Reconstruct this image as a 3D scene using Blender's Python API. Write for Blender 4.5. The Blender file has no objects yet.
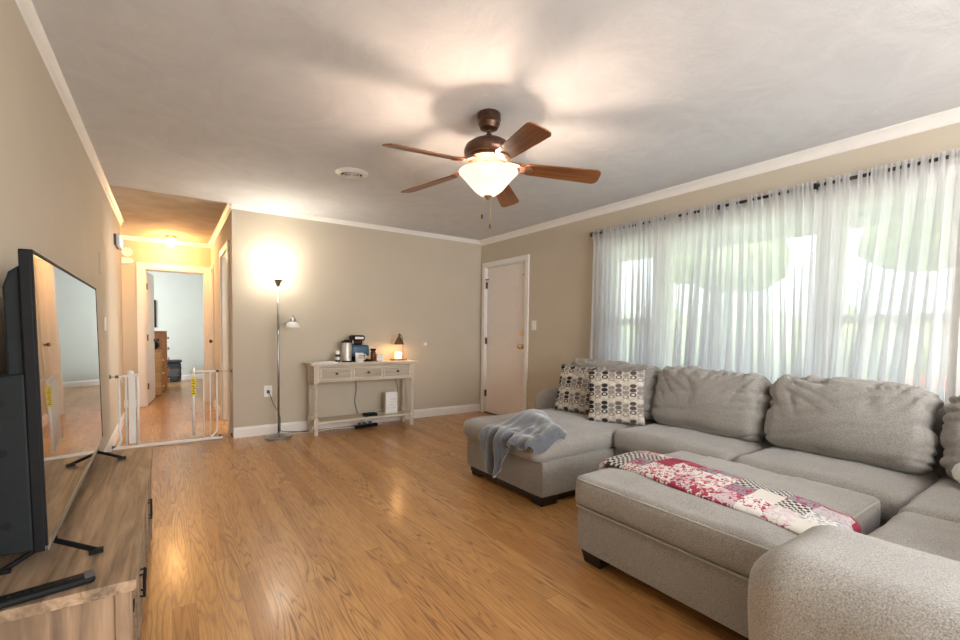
import bpy, bmesh, math, random
from mathutils import Vector, Matrix, noise
random.seed(7)
PI = math.pi
scene = bpy.context.scene
COL = scene.collection

# ------------------------------------------------------------------ camera
def make_camera():
    f, cyp = 449.5, 347.5
    yaw, pit, roll = math.radians(34.733), math.radians(2.125), math.radians(.711)
    fw = Vector((math.sin(yaw), math.cos(yaw), 0)); rt = Vector((math.cos(yaw), -math.sin(yaw), 0)); zz = Vector((0, 0, 1))
    F = fw*math.cos(pit) - zz*math.sin(pit)
    U = zz*math.cos(pit) + fw*math.sin(pit)
    R = rt*math.cos(roll) + U*math.sin(roll)
    U2 = U*math.cos(roll) - rt*math.sin(roll)
    m = Matrix((R, U2, -F)).transposed().to_4x4()
    m.translation = (0, 0, 1.16)
    cd = bpy.data.cameras.new('camera'); co = bpy.data.objects.new('camera', cd)
    cd.sensor_width = 36; cd.sensor_fit = 'HORIZONTAL'; cd.lens = f/960*36
    cd.shift_y = (cyp-320)/960; cd.clip_start = .05
    co.matrix_world = m; COL.objects.link(co); scene.camera = co
make_camera()

# ------------------------------------------------------------------ world, daylight, exposure
w = bpy.data.worlds.new('world'); scene.world = w; w.use_nodes = True
bg = w.node_tree.nodes['Background']
bg.inputs[0].default_value = (.80, .90, 1.0, 1); bg.inputs[1].default_value = 2.35
scene.view_settings.view_transform = 'Standard'
scene.view_settings.look = 'None'
scene.view_settings.exposure = 0.86
scene.view_settings.gamma = 1
scene.view_settings.use_curve_mapping = False

def area_light(name, loc, rot, sx, sy, power, color):
    l = bpy.data.lights.new(name, 'AREA'); l.shape = 'RECTANGLE'; l.size = sx; l.size_y = sy
    l.energy = power; l.color = color
    o = bpy.data.objects.new(name, l); o.location = loc; o.rotation_euler = rot; COL.objects.link(o); return o
def point_light(name, loc, power, color, r=.04):
    l = bpy.data.lights.new(name, 'POINT'); l.energy = power; l.color = color; l.shadow_soft_size = r
    o = bpy.data.objects.new(name, l); o.location = loc; COL.objects.link(o); return o
COOL = (.93, .97, 1.0); WARM = (1.0, .72, .42)
# daylight through the front window (sits outside the glass) and the bedroom window
pt = area_light('daylight_front_window', (3.90, 1.81, 1.39), (0, math.radians(90), 0), 1.5, 2.7, 1, COOL)
pt.data.cycles.is_portal = True
area_light('rear_fill', (1.7, -2.02, 1.45), (math.radians(90), 0, 0), 3.0, 1.9, 125, (1, .98, .95))  # added soft fill behind the camera, no known window there
area_light('daylight_bedroom', (-2.05, 10.3, 1.5), (0, math.radians(-90), 0), 1.4, 1.6, 65, COOL)
sun = bpy.data.lights.new('sun', 'SUN'); sun.energy = 7; sun.color = (1, .97, .9); sun.angle = math.radians(1)
so = bpy.data.objects.new('sun', sun); so.rotation_euler = (0, math.radians(-42), math.radians(12)); COL.objects.link(so)
area_light('bathroom_fill', (1.95, 6.1, 1.5), (0, math.radians(90), 0), 1.0, 1.0, 26, (1, .97, .92))  # light added to brighten the hall door casing
area_light('side_passage_fill', (-1.5, 7.6, 1.5), (0, math.radians(-90), 0), 1.2, .8, 9, (1, .9, .75))  # added fill to lift the hall's right wall, no source in the passage
point_light('fan_bulb', (1.57, 2.2, 2.04), 22, (1.0, .74, .56), .03)
point_light('torchiere_bulb', (.95, 5.10, 1.78), 4.5, (1.0, .90, .78), .09)
point_light('hall_bulb', (.04, 7.75, 2.27), 20, (1.0, .52, .18), .05)
point_light('candle_warmer_bulb', (2.325, 5.12, .985), 2.0, (1.0, .55, .22), .02)

# ------------------------------------------------------------------ materials
def new_mat(name):
    m = bpy.data.materials.new(name); m.use_nodes = True
    nt = m.node_tree; b = nt.nodes['Principled BSDF']
    return m, nt, b
def N(nt, t, **kw):
    n = nt.nodes.new(t)
    for k, v in kw.items():
        if k.startswith('i_'):
            key = k[2:]
            key = int(key) if key.isdigit() else key.replace('_', ' ')
            n.inputs[key].default_value = v
        else: setattr(n, k, v)
    return n
def L(nt, a, b): nt.links.new(a, b)
def math_n(nt, op, a, b=None, c=None):
    n = nt.nodes.new('ShaderNodeMath'); n.operation = op
    for i, v in enumerate((a, b, c)):
        if v is None: continue
        if isinstance(v, (int, float)): n.inputs[i].default_value = v
        else: nt.links.new(v, n.inputs[i])
    return n.outputs[0]
def mixc(nt, fac, a, b, mode='MIX'):
    n = nt.nodes.new('ShaderNodeMix'); n.data_type = 'RGBA'; n.blend_type = mode
    for sock, v in ((n.inputs[0], fac), (n.inputs[6], a), (n.inputs[7], b)):
        if isinstance(v, (int, float)): sock.default_value = v
        elif isinstance(v, tuple): sock.default_value = (*v, 1) if len(v) == 3 else v
        else: nt.links.new(v, sock)
    return n.outputs[2]
def ramp(nt, fac, stops, interp='LINEAR'):
    n = nt.nodes.new('ShaderNodeValToRGB'); cr = n.color_ramp; cr.interpolation = interp
    while len(cr.elements) > 1: cr.elements.remove(cr.elements[0])
    cr.elements[0].position = stops[0][0]; cr.elements[0].color = (*stops[0][1], 1)
    for p, c in stops[1:]:
        e = cr.elements.new(p); e.color = (*c, 1)
    nt.links.new(fac, n.inputs[0]); return n.outputs[0]
def objco(nt, scale=(1, 1, 1), loc=(0, 0, 0)):
    tc = nt.nodes.new('ShaderNodeTexCoord'); mp = nt.nodes.new('ShaderNodeMapping')
    mp.inputs['Scale'].default_value = scale; mp.inputs['Location'].default_value = loc
    nt.links.new(tc.outputs['Object'], mp.inputs[0]); return mp.outputs[0]
def bump(nt, b, h, strength=.2, dist=.01):
    n = nt.nodes.new('ShaderNodeBump'); n.inputs['Strength'].default_value = strength; n.inputs['Distance'].default_value = dist
    nt.links.new(h, n.inputs['Height']); nt.links.new(n.outputs[0], b.inputs['Normal'])
def noise_n(nt, vec, scale, detail=3, rough=.5, dist=0):
    n = N(nt, 'ShaderNodeTexNoise', i_Scale=scale, i_Detail=detail, i_Roughness=rough, i_Distortion=dist)
    nt.links.new(vec, n.inputs['Vector']); return n.outputs['Fac']
def plain(name, c, rough=.5, metal=0, vary=.06, vscale=12, bmp=0, bscale=200, **kw):
    m, nt, b = new_mat(name)
    co = objco(nt); n = noise_n(nt, co, vscale, 3)
    d = tuple(x*(1-vary) for x in c); u = tuple(min(1, x*(1+vary)) for x in c)
    L(nt, ramp(nt, n, [(.3, d), (.7, u)]), b.inputs['Base Color'])
    b.inputs['Roughness'].default_value = rough; b.inputs['Metallic'].default_value = metal
    if bmp: bump(nt, b, noise_n(nt, co, bscale, 2), bmp, .002)
    for k, v in kw.items(): b.inputs[k.replace('_', ' ')].default_value = v
    return m
def emit_mat(name, c, e, strength):
    m, nt, b = new_mat(name)
    b.inputs['Base Color'].default_value = (*c, 1); b.inputs['Roughness'].default_value = .3
    b.inputs['Emission Color'].default_value = (*e, 1); b.inputs['Emission Strength'].default_value = strength
    return m

WALLC = (.535, .468, .368)
M = {}
M['wall'] = plain('beige_wall_paint', WALLC, .75, vary=.02, vscale=3, bmp=.15, bscale=260)
M['wall_bedroom'] = plain('pale_blue_green_wall_paint', (.60, .64, .60), .75, vary=.02, vscale=3)
M['trim'] = plain('white_trim_paint', (.80, .77, .73), .4, vary=.02)
M['door'] = plain('white_door_paint', (.80, .73, .68), .42, vary=.02)
M['white'] = plain('white_plastic', (.82, .81, .78), .35, vary=.02)
M['black'] = plain('black_plastic', (.007, .007, .008), .55, vary=.1, Specular_IOR_Level=.15)
M['tvback'] = plain('charcoal_plastic', (.008, .011, .012), .6, vary=.15, vscale=40, Specular_IOR_Level=.2)
M['metal'] = plain('brushed_grey_metal', (.42, .42, .42), .35, 1, vary=.05)
M['steel'] = plain('brushed_steel', (.62, .60, .56), .45, .7, vary=.05)
M['brass'] = plain('polished_brass', (.80, .56, .22), .22, 1, vary=.05)
M['bronze'] = plain('dark_bronze', (.12, .065, .045), .3, .85, vary=.2, vscale=30)
M['rodmetal'] = plain('dark_rod_metal', (.03, .022, .02), .4, .6)
M['darkfoot'] = plain('dark_stained_wood', (.018, .012, .010), .45, vary=.3)
M['blue'] = plain('steel_blue_plastic', (.05, .12, .20), .35, vary=.05)
M['ceramic'] = plain('white_glazed_ceramic', (.80, .78, .74), .2, vary=.02)
M['brown'] = plain('brown_glass_jar', (.10, .035, .02), .2, vary=.2)
M['yellow'] = plain('yellow_sticker', (.80, .62, .02), .5, vary=.03)
M['chrome'] = plain('chrome', (.75, .75, .75), .12, 1)
M['pine'] = None
M['paper'] = plain('paper', (.72, .72, .74), .6, vary=.15, vscale=25)
M['grass'] = plain('lawn_grass', (.30, .34, .22), .9, vary=.2, vscale=4)
M['leaf'] = plain('tree_foliage', (.30, .36, .20), .8, vary=.35, vscale=3)
M['bark'] = plain('tree_bark', (.10, .07, .05), .9, vary=.3)
M['road'] = plain('asphalt', (.30, .30, .30), .9, vary=.1)
M['porch'] = plain('porch_paint', (.80, .82, .78), .6, vary=.03)
M['carred'] = plain('car_paint_red', (.45, .06, .05), .25, .2)
M['carglass'] = plain('car_window_glass', (.03, .04, .05), .08)
M['rubber'] = plain('grey_rubber', (.09, .09, .10), .7)

# ceiling: hand-swirled plaster
m, nt, b = new_mat('swirled_white_ceiling_plaster'); M['ceiling'] = m
co = objco(nt)
sw = noise_n(nt, co, 3.2, 5, .6, 3.5)
L(nt, ramp(nt, noise_n(nt, co, 2.2, 4, .6, 2.5), [(.3, (.61, .615, .63)), (.7, (.68, .685, .70))]), b.inputs['Base Color'])
b.inputs['Roughness'].default_value = .85
fine = noise_n(nt, objco(nt, (1, 3.5, 1)), 22, 4, .6, 4)
bump(nt, b, math_n(nt, 'ADD', math_n(nt, 'MULTIPLY', sw, .7), math_n(nt, 'MULTIPLY', fine, .5)), .38, .02)
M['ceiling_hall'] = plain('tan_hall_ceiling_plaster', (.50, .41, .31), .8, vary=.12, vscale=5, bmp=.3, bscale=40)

# oak strip floor, boards along Y
m, nt, b = new_mat('oak_strip_floor'); M['floor'] = m
tc = N(nt, 'ShaderNodeTexCoord'); sep = N(nt, 'ShaderNodeSeparateXYZ'); L(nt, tc.outputs['Object'], sep.inputs[0])
X, Y = sep.outputs[0], sep.outputs[1]
px = math_n(nt, 'DIVIDE', X, .083); idx = math_n(nt, 'FLOOR', px); fx = math_n(nt, 'FRACT', px)
wn = N(nt, 'ShaderNodeTexWhiteNoise', noise_dimensions='1D'); L(nt, idx, wn.inputs['W'])
py = math_n(nt, 'ADD', math_n(nt, 'DIVIDE', Y, 1.25), math_n(nt, 'MULTIPLY', wn.outputs[0], 9.0))
idy = math_n(nt, 'FLOOR', py); fy = math_n(nt, 'FRACT', py)
cmb = N(nt, 'ShaderNodeCombineXYZ'); L(nt, idx, cmb.inputs[0]); L(nt, idy, cmb.inputs[1])
wn2 = N(nt, 'ShaderNodeTexWhiteNoise', noise_dimensions='2D'); L(nt, cmb.outputs[0], wn2.inputs['Vector'])
rnd = wn2.outputs[0]
def vec3(nt, a, b_, c):
    n = N(nt, 'ShaderNodeCombineXYZ')
    for i, v in enumerate((a, b_, c)):
        if isinstance(v, (int, float)): n.inputs[i].default_value = v
        else: L(nt, v, n.inputs[i])
    return n.outputs[0]
r50 = math_n(nt, 'MULTIPLY', rnd, 50)
cath = noise_n(nt, vec3(nt, math_n(nt, 'MULTIPLY', X, 9.5), math_n(nt, 'MULTIPLY', Y, .62), r50), 1, 2, .45, .15)
rings = math_n(nt, 'FRACT', math_n(nt, 'MULTIPLY', cath, 19))
ringd = ramp(nt, rings, [(0, (1, 1, 1)), (.16, (.3, .3, .3)), (.45, (0, 0, 0)), (.85, (.15, .15, .15)), (1, (1, 1, 1))])
pores = noise_n(nt, vec3(nt, math_n(nt, 'MULTIPLY', X, 190), math_n(nt, 'MULTIPLY', Y, 9), r50), 1, 3, .6)
ptch = noise_n(nt, vec3(nt, math_n(nt, 'MULTIPLY', X, 3), math_n(nt, 'MULTIPLY', Y, .8), r50), 1, 2)
base = ramp(nt, rnd, [(0, (.48, .235, .078)), (.3, (.58, .305, .105)), (.65, (.63, .345, .130)), (1, (.53, .26, .088))])
gmask = math_n(nt, 'MULTIPLY', ringd, ramp(nt, ptch, [(.35, (.25, .25, .25)), (.65, (1, 1, 1))]))
c1 = mixc(nt, math_n(nt, 'MULTIPLY', gmask, .95), base, (.17, .070, .028))
c2 = mixc(nt, math_n(nt, 'MULTIPLY', ramp(nt, pores, [(.45, (0, 0, 0)), (.62, (1, 1, 1))]), .35), c1, (.22, .10, .04))
gap = math_n(nt, 'MAXIMUM', math_n(nt, 'LESS_THAN', fx, .022), math_n(nt, 'LESS_THAN', fy, .0022))
c3 = mixc(nt, math_n(nt, 'MULTIPLY', gap, .42), c2, (.09, .04, .018))
L(nt, c3, b.inputs['Base Color'])
b.inputs['Roughness'].default_value = .34
b.inputs['Coat Weight'].default_value = .25; b.inputs['Coat Roughness'].default_value = .16
bump(nt, b, math_n(nt, 'SUBTRACT', math_n(nt, 'MULTIPLY', pores, .3), gap), .12, .002)

def rustic(name, dark, mid, light, along='Y', rough=.5, k=1.0):
    m, nt, b = new_mat(name)
    s = {'X': (1.2, 22, 22), 'Y': (22, 1.2, 22), 'Z': (22, 22, 1.2)}[along]
    co = objco(nt, tuple(v*k for v in s))
    g = noise_n(nt, co, 1.5, 6, .62, .6)
    s2 = {'X': (1.5, 8, 8), 'Y': (8, 1.5, 8), 'Z': (8, 8, 1.5)}[along]
    h = noise_n(nt, objco(nt, tuple(v*k for v in s2), (3, 1, 2)), 1.2, 4, .6, .8)
    c = ramp(nt, g, [(.30, dark), (.50, mid), (.72, light)])
    c = mixc(nt, math_n(nt, 'MULTIPLY', ramp(nt, h, [(.46, (0, 0, 0)), (.66, (1, 1, 1))]), .6), c, dark)
    L(nt, c, b.inputs['Base Color']); b.inputs['Roughness'].default_value = rough
    bump(nt, b, g, .15, .002)
    return m
M['stand'] = rustic('rustic_brown_oak_veneer', (.085, .058, .038), (.30, .205, .13), (.46, .33, .215), 'Y', .45)
M['stand_v'] = rustic('rustic_brown_oak_veneer_upright', (.12, .08, .052), (.25, .165, .10), (.35, .235, .15), 'Z', .5)
M['whitewash'] = rustic('whitewashed_wood', (.50, .42, .33), (.66, .58, .47), (.76, .68, .57), 'X', .6, .8)
M['whitewash_z'] = rustic('whitewashed_wood_turned', (.50, .42, .33), (.66, .58, .47), (.76, .68, .57), 'Z', .6, .8)
M['pine'] = rustic('orange_pine', (.28, .10, .025), (.42, .17, .045), (.50, .22, .07), 'Z', .4)
M['oakdrawer'] = rustic('yellow_oak', (.30, .17, .05), (.42, .26, .09), (.5, .33, .13), 'X', .4)
M['blade'] = rustic('walnut_fan_blade', (.10, .036, .014), (.235, .085, .028), (.35, .14, .05), 'X', .32, 1.6)

def fabric(name, dark, light, scale=330, rough=.95, sheen=.35, bmp=.5, big=.12):
    m, nt, b = new_mat(name)
    co = objco(nt)
    n = noise_n(nt, co, scale, 2, .7)
    n2 = noise_n(nt, co, 7, 3, .6)
    c = ramp(nt, n, [(.30, dark), (.70, light)])
    n3 = noise_n(nt, co, 42, 3, .7)
    c = mixc(nt, math_n(nt, 'MULTIPLY', ramp(nt, n3, [(.42, (0, 0, 0)), (.65, (1, 1, 1))]), big), c, light)
    c = mixc(nt, math_n(nt, 'MULTIPLY', n2, big*2), c, tuple(x*.72 for x in dark))
    L(nt, c, b.inputs['Base Color']); b.inputs['Roughness'].default_value = rough
    b.inputs['Sheen Weight'].default_value = sheen; b.inputs['Sheen Roughness'].default_value = .5
    bump(nt, b, n, bmp, .003)
    return m
M['sofa'] = fabric('taupe_chenille_upholstery', (.155, .143, .127), (.475, .447, .41), 250, bmp=.7, big=.16)
M['piping'] = fabric('taupe_piping', (.26, .245, .22), (.50, .48, .44))
M['throw'] = fabric('blue_grey_plush', (.06, .068, .082), (.125, .137, .16), 120, sheen=.8, bmp=.2)
M['fluffy'] = fabric('white_fleece', (.7, .7, .68), (.85, .85, .83), 120)

# patchwork quilt
m, nt, b = new_mat('red_white_grey_patchwork'); M['quilt'] = m
tc = N(nt, 'ShaderNodeTexCoord'); sep = N(nt, 'ShaderNodeSeparateXYZ'); L(nt, tc.outputs['UV'], sep.inputs[0])
U, V = sep.outputs[0], sep.outputs[1]
pu = math_n(nt, 'MULTIPLY', U, 12.0); iu = math_n(nt, 'FLOOR', pu)
wr = N(nt, 'ShaderNodeTexWhiteNoise', noise_dimensions='1D'); L(nt, iu, wr.inputs['W'])
pv = math_n(nt, 'ADD', math_n(nt, 'MULTIPLY', V, 3.3), wr.outputs[0]); iv = math_n(nt, 'FLOOR', pv)
cell = vec3(nt, iu, iv, 0)
w1 = N(nt, 'ShaderNodeTexWhiteNoise', noise_dimensions='2D'); L(nt, cell, w1.inputs['Vector'])
w2 = N(nt, 'ShaderNodeTexWhiteNoise', noise_dimensions='3D'); L(nt, vec3(nt, iu, iv, 5.5), w2.inputs['Vector'])
uvs = vec3(nt, math_n(nt, 'MULTIPLY', U, 3.4), V, w1.outputs[0])
fl = noise_n(nt, uvs, 17, 2, .5, 1.2)
blot = ramp(nt, fl, [(0, (0, 0, 0)), (.53, (1, 1, 1))], 'CONSTANT')
cA = ramp(nt, w1.outputs[0], [(0, (.74, .70, .66)), (.34, (.30, .025, .055)), (.48, (.60, .50, .52)), (.60, (.76, .73, .70)), (.74, (.27, .29, .33)), (.86, (.34, .04, .07)), (.93, (.70, .66, .60))], 'CONSTANT')
cB = ramp(nt, w2.outputs[0], [(0, (.40, .035, .085)), (.38, (.70, .66, .62)), (.58, (.45, .09, .14)), (.78, (.36, .36, .40)), (.9, (.06, .06, .07))], 'CONSTANT')
pat = mixc(nt, blot, cA, cB)
ck = N(nt, 'ShaderNodeTexChecker', i_Scale=22); L(nt, vec3(nt, math_n(nt, 'MULTIPLY', U, 3.4), V, 0), ck.inputs['Vector'])
ck.inputs[1].default_value = (.04, .04, .05, 1); ck.inputs[2].default_value = (.65, .62, .56, 1)
isck = math_n(nt, 'GREATER_THAN', w2.outputs[0], .84)
pat = mixc(nt, isck, pat, ck.outputs[0])
L(nt, pat, b.inputs['Base Color']); b.inputs['Roughness'].default_value = .9
bump(nt, b, noise_n(nt, uvs, 60, 2), .3, .004)

# geometric chain-link pillow print (object X,Z = face of the pillow)
m, nt, b = new_mat('black_cream_oval_print'); M['pillow'] = m
tc = N(nt, 'ShaderNodeTexCoord'); sep = N(nt, 'ShaderNodeSeparateXYZ'); L(nt, tc.outputs['Object'], sep.inputs[0])
A = math_n(nt, 'DIVIDE', sep.outputs[0], .052); B = math_n(nt, 'DIVIDE', sep.outputs[2], .033)
ia = math_n(nt, 'FLOOR', A); fa = math_n(nt, 'SUBTRACT', math_n(nt, 'FRACT', A), .5)
odd = math_n(nt, 'MODULO', math_n(nt, 'ADD', ia, 40), 2)
B = math_n(nt, 'ADD', B, math_n(nt, 'MULTIPLY', odd, .5))
ib = math_n(nt, 'FLOOR', B); fb = math_n(nt, 'SUBTRACT', math_n(nt, 'FRACT', B), .5)
e = math_n(nt, 'SQRT', math_n(nt, 'ADD', math_n(nt, 'POWER', math_n(nt, 'DIVIDE', fa, .46), 2), math_n(nt, 'POWER', math_n(nt, 'DIVIDE', fb, .46), 2)))
kind = math_n(nt, 'MODULO', math_n(nt, 'ADD', ib, 60), 4)
inside = math_n(nt, 'LESS_THAN', e, 1.0)
hole = math_n(nt, 'MULTIPLY', math_n(nt, 'LESS_THAN', e, .55), math_n(nt, 'LESS_THAN', kind, .5))
skip = math_n(nt, 'GREATER_THAN', kind, 2.5)
mask = math_n(nt, 'MULTIPLY', math_n(nt, 'MULTIPLY', inside, math_n(nt, 'SUBTRACT', 1, hole)), math_n(nt, 'SUBTRACT', 1, skip))
wc = N(nt, 'ShaderNodeTexWhiteNoise', noise_dimensions='1D'); L(nt, ia, wc.inputs['W'])
cc = ramp(nt, wc.outputs[0], [(0, (.012, .012, .014)), (.35, (.11, .10, .095)), (.6, (.015, .025, .05)), (.8, (.06, .05, .05))], 'CONSTANT')
small = math_n(nt, 'MULTIPLY', odd, .45)
wv = noise_n(nt, objco(nt, (1, 1, 1)), 45, 2)
ground = ramp(nt, wv, [(.35, (.42, .37, .31)), (.65, (.62, .56, .49))])
arc = math_n(nt, 'LESS_THAN', math_n(nt, 'ABSOLUTE', math_n(nt, 'SUBTRACT', e, 1.15)), .06)
ground = mixc(nt, math_n(nt, 'MULTIPLY', arc, .6), ground, (.20, .15, .12))
L(nt, mixc(nt, math_n(nt, 'SUBTRACT', mask, math_n(nt, 'MULTIPLY', mask, small)), ground, cc), b.inputs['Base Color'])
b.inputs['Roughness'].default_value = .9
bump(nt, b, noise_n(nt, objco(nt), 300, 2), .4, .003)

# sheer curtain fabric
m, nt, b = new_mat('white_sheer_voile'); M['sheer'] = m
out = nt.nodes['Material Output']; nt.nodes.remove(b)
tr = N(nt, 'ShaderNodeBsdfTransparent'); tl = N(nt, 'ShaderNodeBsdfTranslucent'); df = N(nt, 'ShaderNodeBsdfDiffuse')
tl.inputs[0].default_value = (.84, .85, .88, 1); df.inputs[0].default_value = (.85, .85, .86, 1)
mx1 = N(nt, 'ShaderNodeMixShader', i_0=.30); mx2 = N(nt, 'ShaderNodeMixShader')
co = objco(nt, (1, 1, .05)); weave = noise_n(nt, co, 60, 3)
L(nt, ramp(nt, weave, [(.35, (.72, .72, .72)), (.65, (.86, .86, .86))]), mx2.inputs[0])
L(nt, tl.outputs[0], mx1.inputs[1]); L(nt, df.outputs[0], mx1.inputs[2])
L(nt, tr.outputs[0], mx2.inputs[1]); L(nt, mx1.outputs[0], mx2.inputs[2]); L(nt, mx2.outputs[0], out.inputs[0])

# window glass
m, nt, b = new_mat('clear_window_glass'); M['glass'] = m
out = nt.nodes['Material Output']; nt.nodes.remove(b)
tr = N(nt, 'ShaderNodeBsdfTransparent'); gl = N(nt, 'ShaderNodeBsdfGlossy'); gl.inputs['Roughness'].default_value = .02
mx = N(nt, 'ShaderNodeMixShader', i_0=.06)
L(nt, tr.outputs[0], mx.inputs[1]); L(nt, gl.outputs[0], mx.inputs[2]); L(nt, mx.outputs[0], out.inputs[0])

# TV screen
m, nt, b = new_mat('glossy_dark_screen'); M['screen'] = m
b.inputs['Base Color'].default_value = (.01, .011, .012, 1); b.inputs['Roughness'].default_value = .04
b.inputs['IOR'].default_value = 2.2; b.inputs['Coat Weight'].default_value = 1; b.inputs['Coat Roughness'].default_value = .02

M['bowl'] = emit_mat('lit_frosted_glass_bowl', (.2, .18, .15), (1.0, .82, .64), .66)
m = M['bowl']; nt = m.node_tree; b = nt.nodes['Principled BSDF']
mx = N(nt, 'ShaderNodeMixShader', i_0=.16); tr = N(nt, 'ShaderNodeBsdfTransparent')   # frosted glass lets part of the bulb's light through
L(nt, b.outputs[0], mx.inputs[1]); L(nt, tr.outputs[0], mx.inputs[2]); L(nt, mx.outputs[0], nt.nodes['Material Output'].inputs[0])
M['torch'] = emit_mat('lit_torchiere_glass', (.9, .88, .82), (1.0, .93, .80), 10.0)
m = M['torch']; nt = m.node_tree; b = nt.nodes['Principled BSDF']
mx = N(nt, 'ShaderNodeMixShader', i_0=.45); tr = N(nt, 'ShaderNodeBsdfTransparent')
L(nt, b.outputs[0], mx.inputs[1]); L(nt, tr.outputs[0], mx.inputs[2]); L(nt, mx.outputs[0], nt.nodes['Material Output'].inputs[0])
M['opal'] = plain('opal_glass_shade', (.78, .76, .72), .3, vary=.02)
M['hallglobe'] = emit_mat('lit_hall_globe', (.9, .8, .6), (1.0, .70, .30), 7.0)
M['candle'] = emit_mat('glowing_candle_jar', (.9, .8, .6), (1.0, .72, .36), 3.0)

# ------------------------------------------------------------------ mesh helpers
class MB:
    def __init__(s): s.bm = bmesh.new(); s.uv = None
    def box(s, x0, x1, y0, y1, z0, z1, rot=None, at=None):
        vs = [Vector((x, y, z)) for x in (x0, x1) for y in (y0, y1) for z in (z0, z1)]
        if rot is not None:
            c = Vector(at) if at else Vector(((x0+x1)/2, (y0+y1)/2, (z0+z1)/2))
            vs = [c + rot @ (v-c) for v in vs]
        v = [s.bm.verts.new(p) for p in vs]
        for f in ((0, 1, 3, 2), (4, 6, 7, 5), (0, 4, 5, 1), (2, 3, 7, 6), (0, 2, 6, 4), (1, 5, 7, 3)):
            s.bm.faces.new([v[i] for i in f])
        return s
    def lathe(s, prof, c=(0, 0, 0), seg=24, axis=None, cap=True):
        M_ = axis or Matrix.Identity(3); c = Vector(c); rings = []
        for r, z in prof:
            rings.append([s.bm.verts.new(c + M_ @ Vector((max(r, 1e-4)*math.cos(2*PI*k/seg), max(r, 1e-4)*math.sin(2*PI*k/seg), z))) for k in range(seg)])
        for a, b_ in zip(rings, rings[1:]):
            for k in range(seg): s.bm.faces.new((a[k], a[(k+1) % seg], b_[(k+1) % seg], b_[k]))
        if cap:
            s.bm.faces.new(list(reversed(rings[0]))); s.bm.faces.new(rings[-1])
        return s
    def tube(s, pts, r=.005, seg=8, closed=False, radii=None):
        pts = [Vector(p) for p in pts]; n = len(pts); rings = []
        up = None
        for i, p in enumerate(pts):
            a = pts[i-1] if (i > 0 or closed) else pts[i]
            b_ = pts[(i+1) % n] if (i < n-1 or closed) else pts[i]
            t = (b_-a)
            if t.length < 1e-9: t = Vector((0, 0, 1))
            t.normalize()
            if up is None:
                up = Vector((0, 0, 1)) if abs(t.z) < .9 else Vector((1, 0, 0))
            sx = t.cross(up)
            if sx.length < 1e-6: sx = t.orthogonal()
            sx.normalize(); up2 = sx.cross(t).normalized(); up = up2
            rr = radii[i] if radii else r
            rings.append([s.bm.verts.new(p + (sx*math.cos(2*PI*k/seg) + up2*math.sin(2*PI*k/seg))*rr) for k in range(seg)])
        m_ = n if closed else n-1
        for i in range(m_):
            a, b_ = rings[i], rings[(i+1) % n]
            for k in range(seg): s.bm.faces.new((a[k], a[(k+1) % seg], b_[(k+1) % seg], b_[k]))
        if not closed:
            s.bm.faces.new(list(reversed(rings[0]))); s.bm.faces.new(rings[-1])
        return s
    def prism(s, poly, axis, a0, a1):
        """poly in the two other axes (order x,y,z skipping axis), extruded a0..a1"""
        def P(u, v, a):
            return {'X': (a, u, v), 'Y': (u, a, v), 'Z': (u, v, a)}[axis]
        A_ = [s.bm.verts.new(P(u, v, a0)) for u, v in poly]; B_ = [s.bm.verts.new(P(u, v, a1)) for u, v in poly]
        n = len(poly)
        for i in range(n): s.bm.faces.new((A_[i], A_[(i+1) % n], B_[(i+1) % n], B_[i]))
        s.bm.faces.new(list(reversed(A_))); s.bm.faces.new(B_)
        return s
    def sphere(s, c, r, sx=1, sy=1, sz=1, sub=2):
        m_ = Matrix.Translation(c) @ Matrix.Diagonal((r*sx, r*sy, r*sz, 1))
        bmesh.ops.create_icosphere(s.bm, subdivisions=sub, radius=1, matrix=m_); return s
    def soft(s, c, size, r, step=.03, bulge=(0, 0, 0), wrinkle=None, rot=None):
        """rounded, bulging cushion block; wrinkle(p, n)->offset"""
        hx, hy, hz = [v/2 for v in size]; c = Vector(c)
        n = [max(4, int(math.ceil(v/step))) for v in size]
        bm2 = bmesh.new(); vm = {}
        def V(i, j, k):
            key = (i, j, k)
            if key in vm: return vm[key]
            u = Vector((-1+2*i/n[0], -1+2*j/n[1], -1+2*k/n[2]))
            p = Vector((u.x*hx, u.y*hy, u.z*hz))
            rr = Vector((min(r, hx*.98), min(r, hy*.98), min(r, hz*.98)))
            q = Vector((max(-hx+rr.x, min(hx-rr.x, p.x)), max(-hy+rr.y, min(hy-rr.y, p.y)), max(-hz+rr.z, min(hz-rr.z, p.z))))
            d = p-q
            dn = Vector((d.x/rr.x, d.y/rr.y, d.z/rr.z))
            if dn.length > 1e-6:
                nn = dn.normalized(); p = q + Vector((nn.x*rr.x, nn.y*rr.y, nn.z*rr.z))
            else: nn = Vector((0, 0, 0))
            f = lambda a: max(0, 1-a*a)
            ux, uy, uz = u
            p.x += math.copysign(bulge[0], ux)*abs(ux)**2*f(uy)*f(uz) if bulge[0] else 0
            p.y += math.copysign(bulge[1], uy)*abs(uy)**2*f(ux)*f(uz) if bulge[1] else 0
            p.z += math.copysign(bulge[2], uz)*abs(uz)**2*f(ux)*f(uy) if bulge[2] else 0
            if wrinkle: p = p + wrinkle(p, nn, u)
            if rot is not None: p = rot @ p
            vm[key] = bm2.verts.new(p+c); return vm[key]
        for i in range(n[0]):
            for j in range(n[1]):
                bm2.faces.new((V(i, j, 0), V(i, j+1, 0), V(i+1, j+1, 0), V(i+1, j, 0)))
                bm2.faces.new((V(i, j, n[2]), V(i+1, j, n[2]), V(i+1, j+1, n[2]), V(i, j+1, n[2])))
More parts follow.
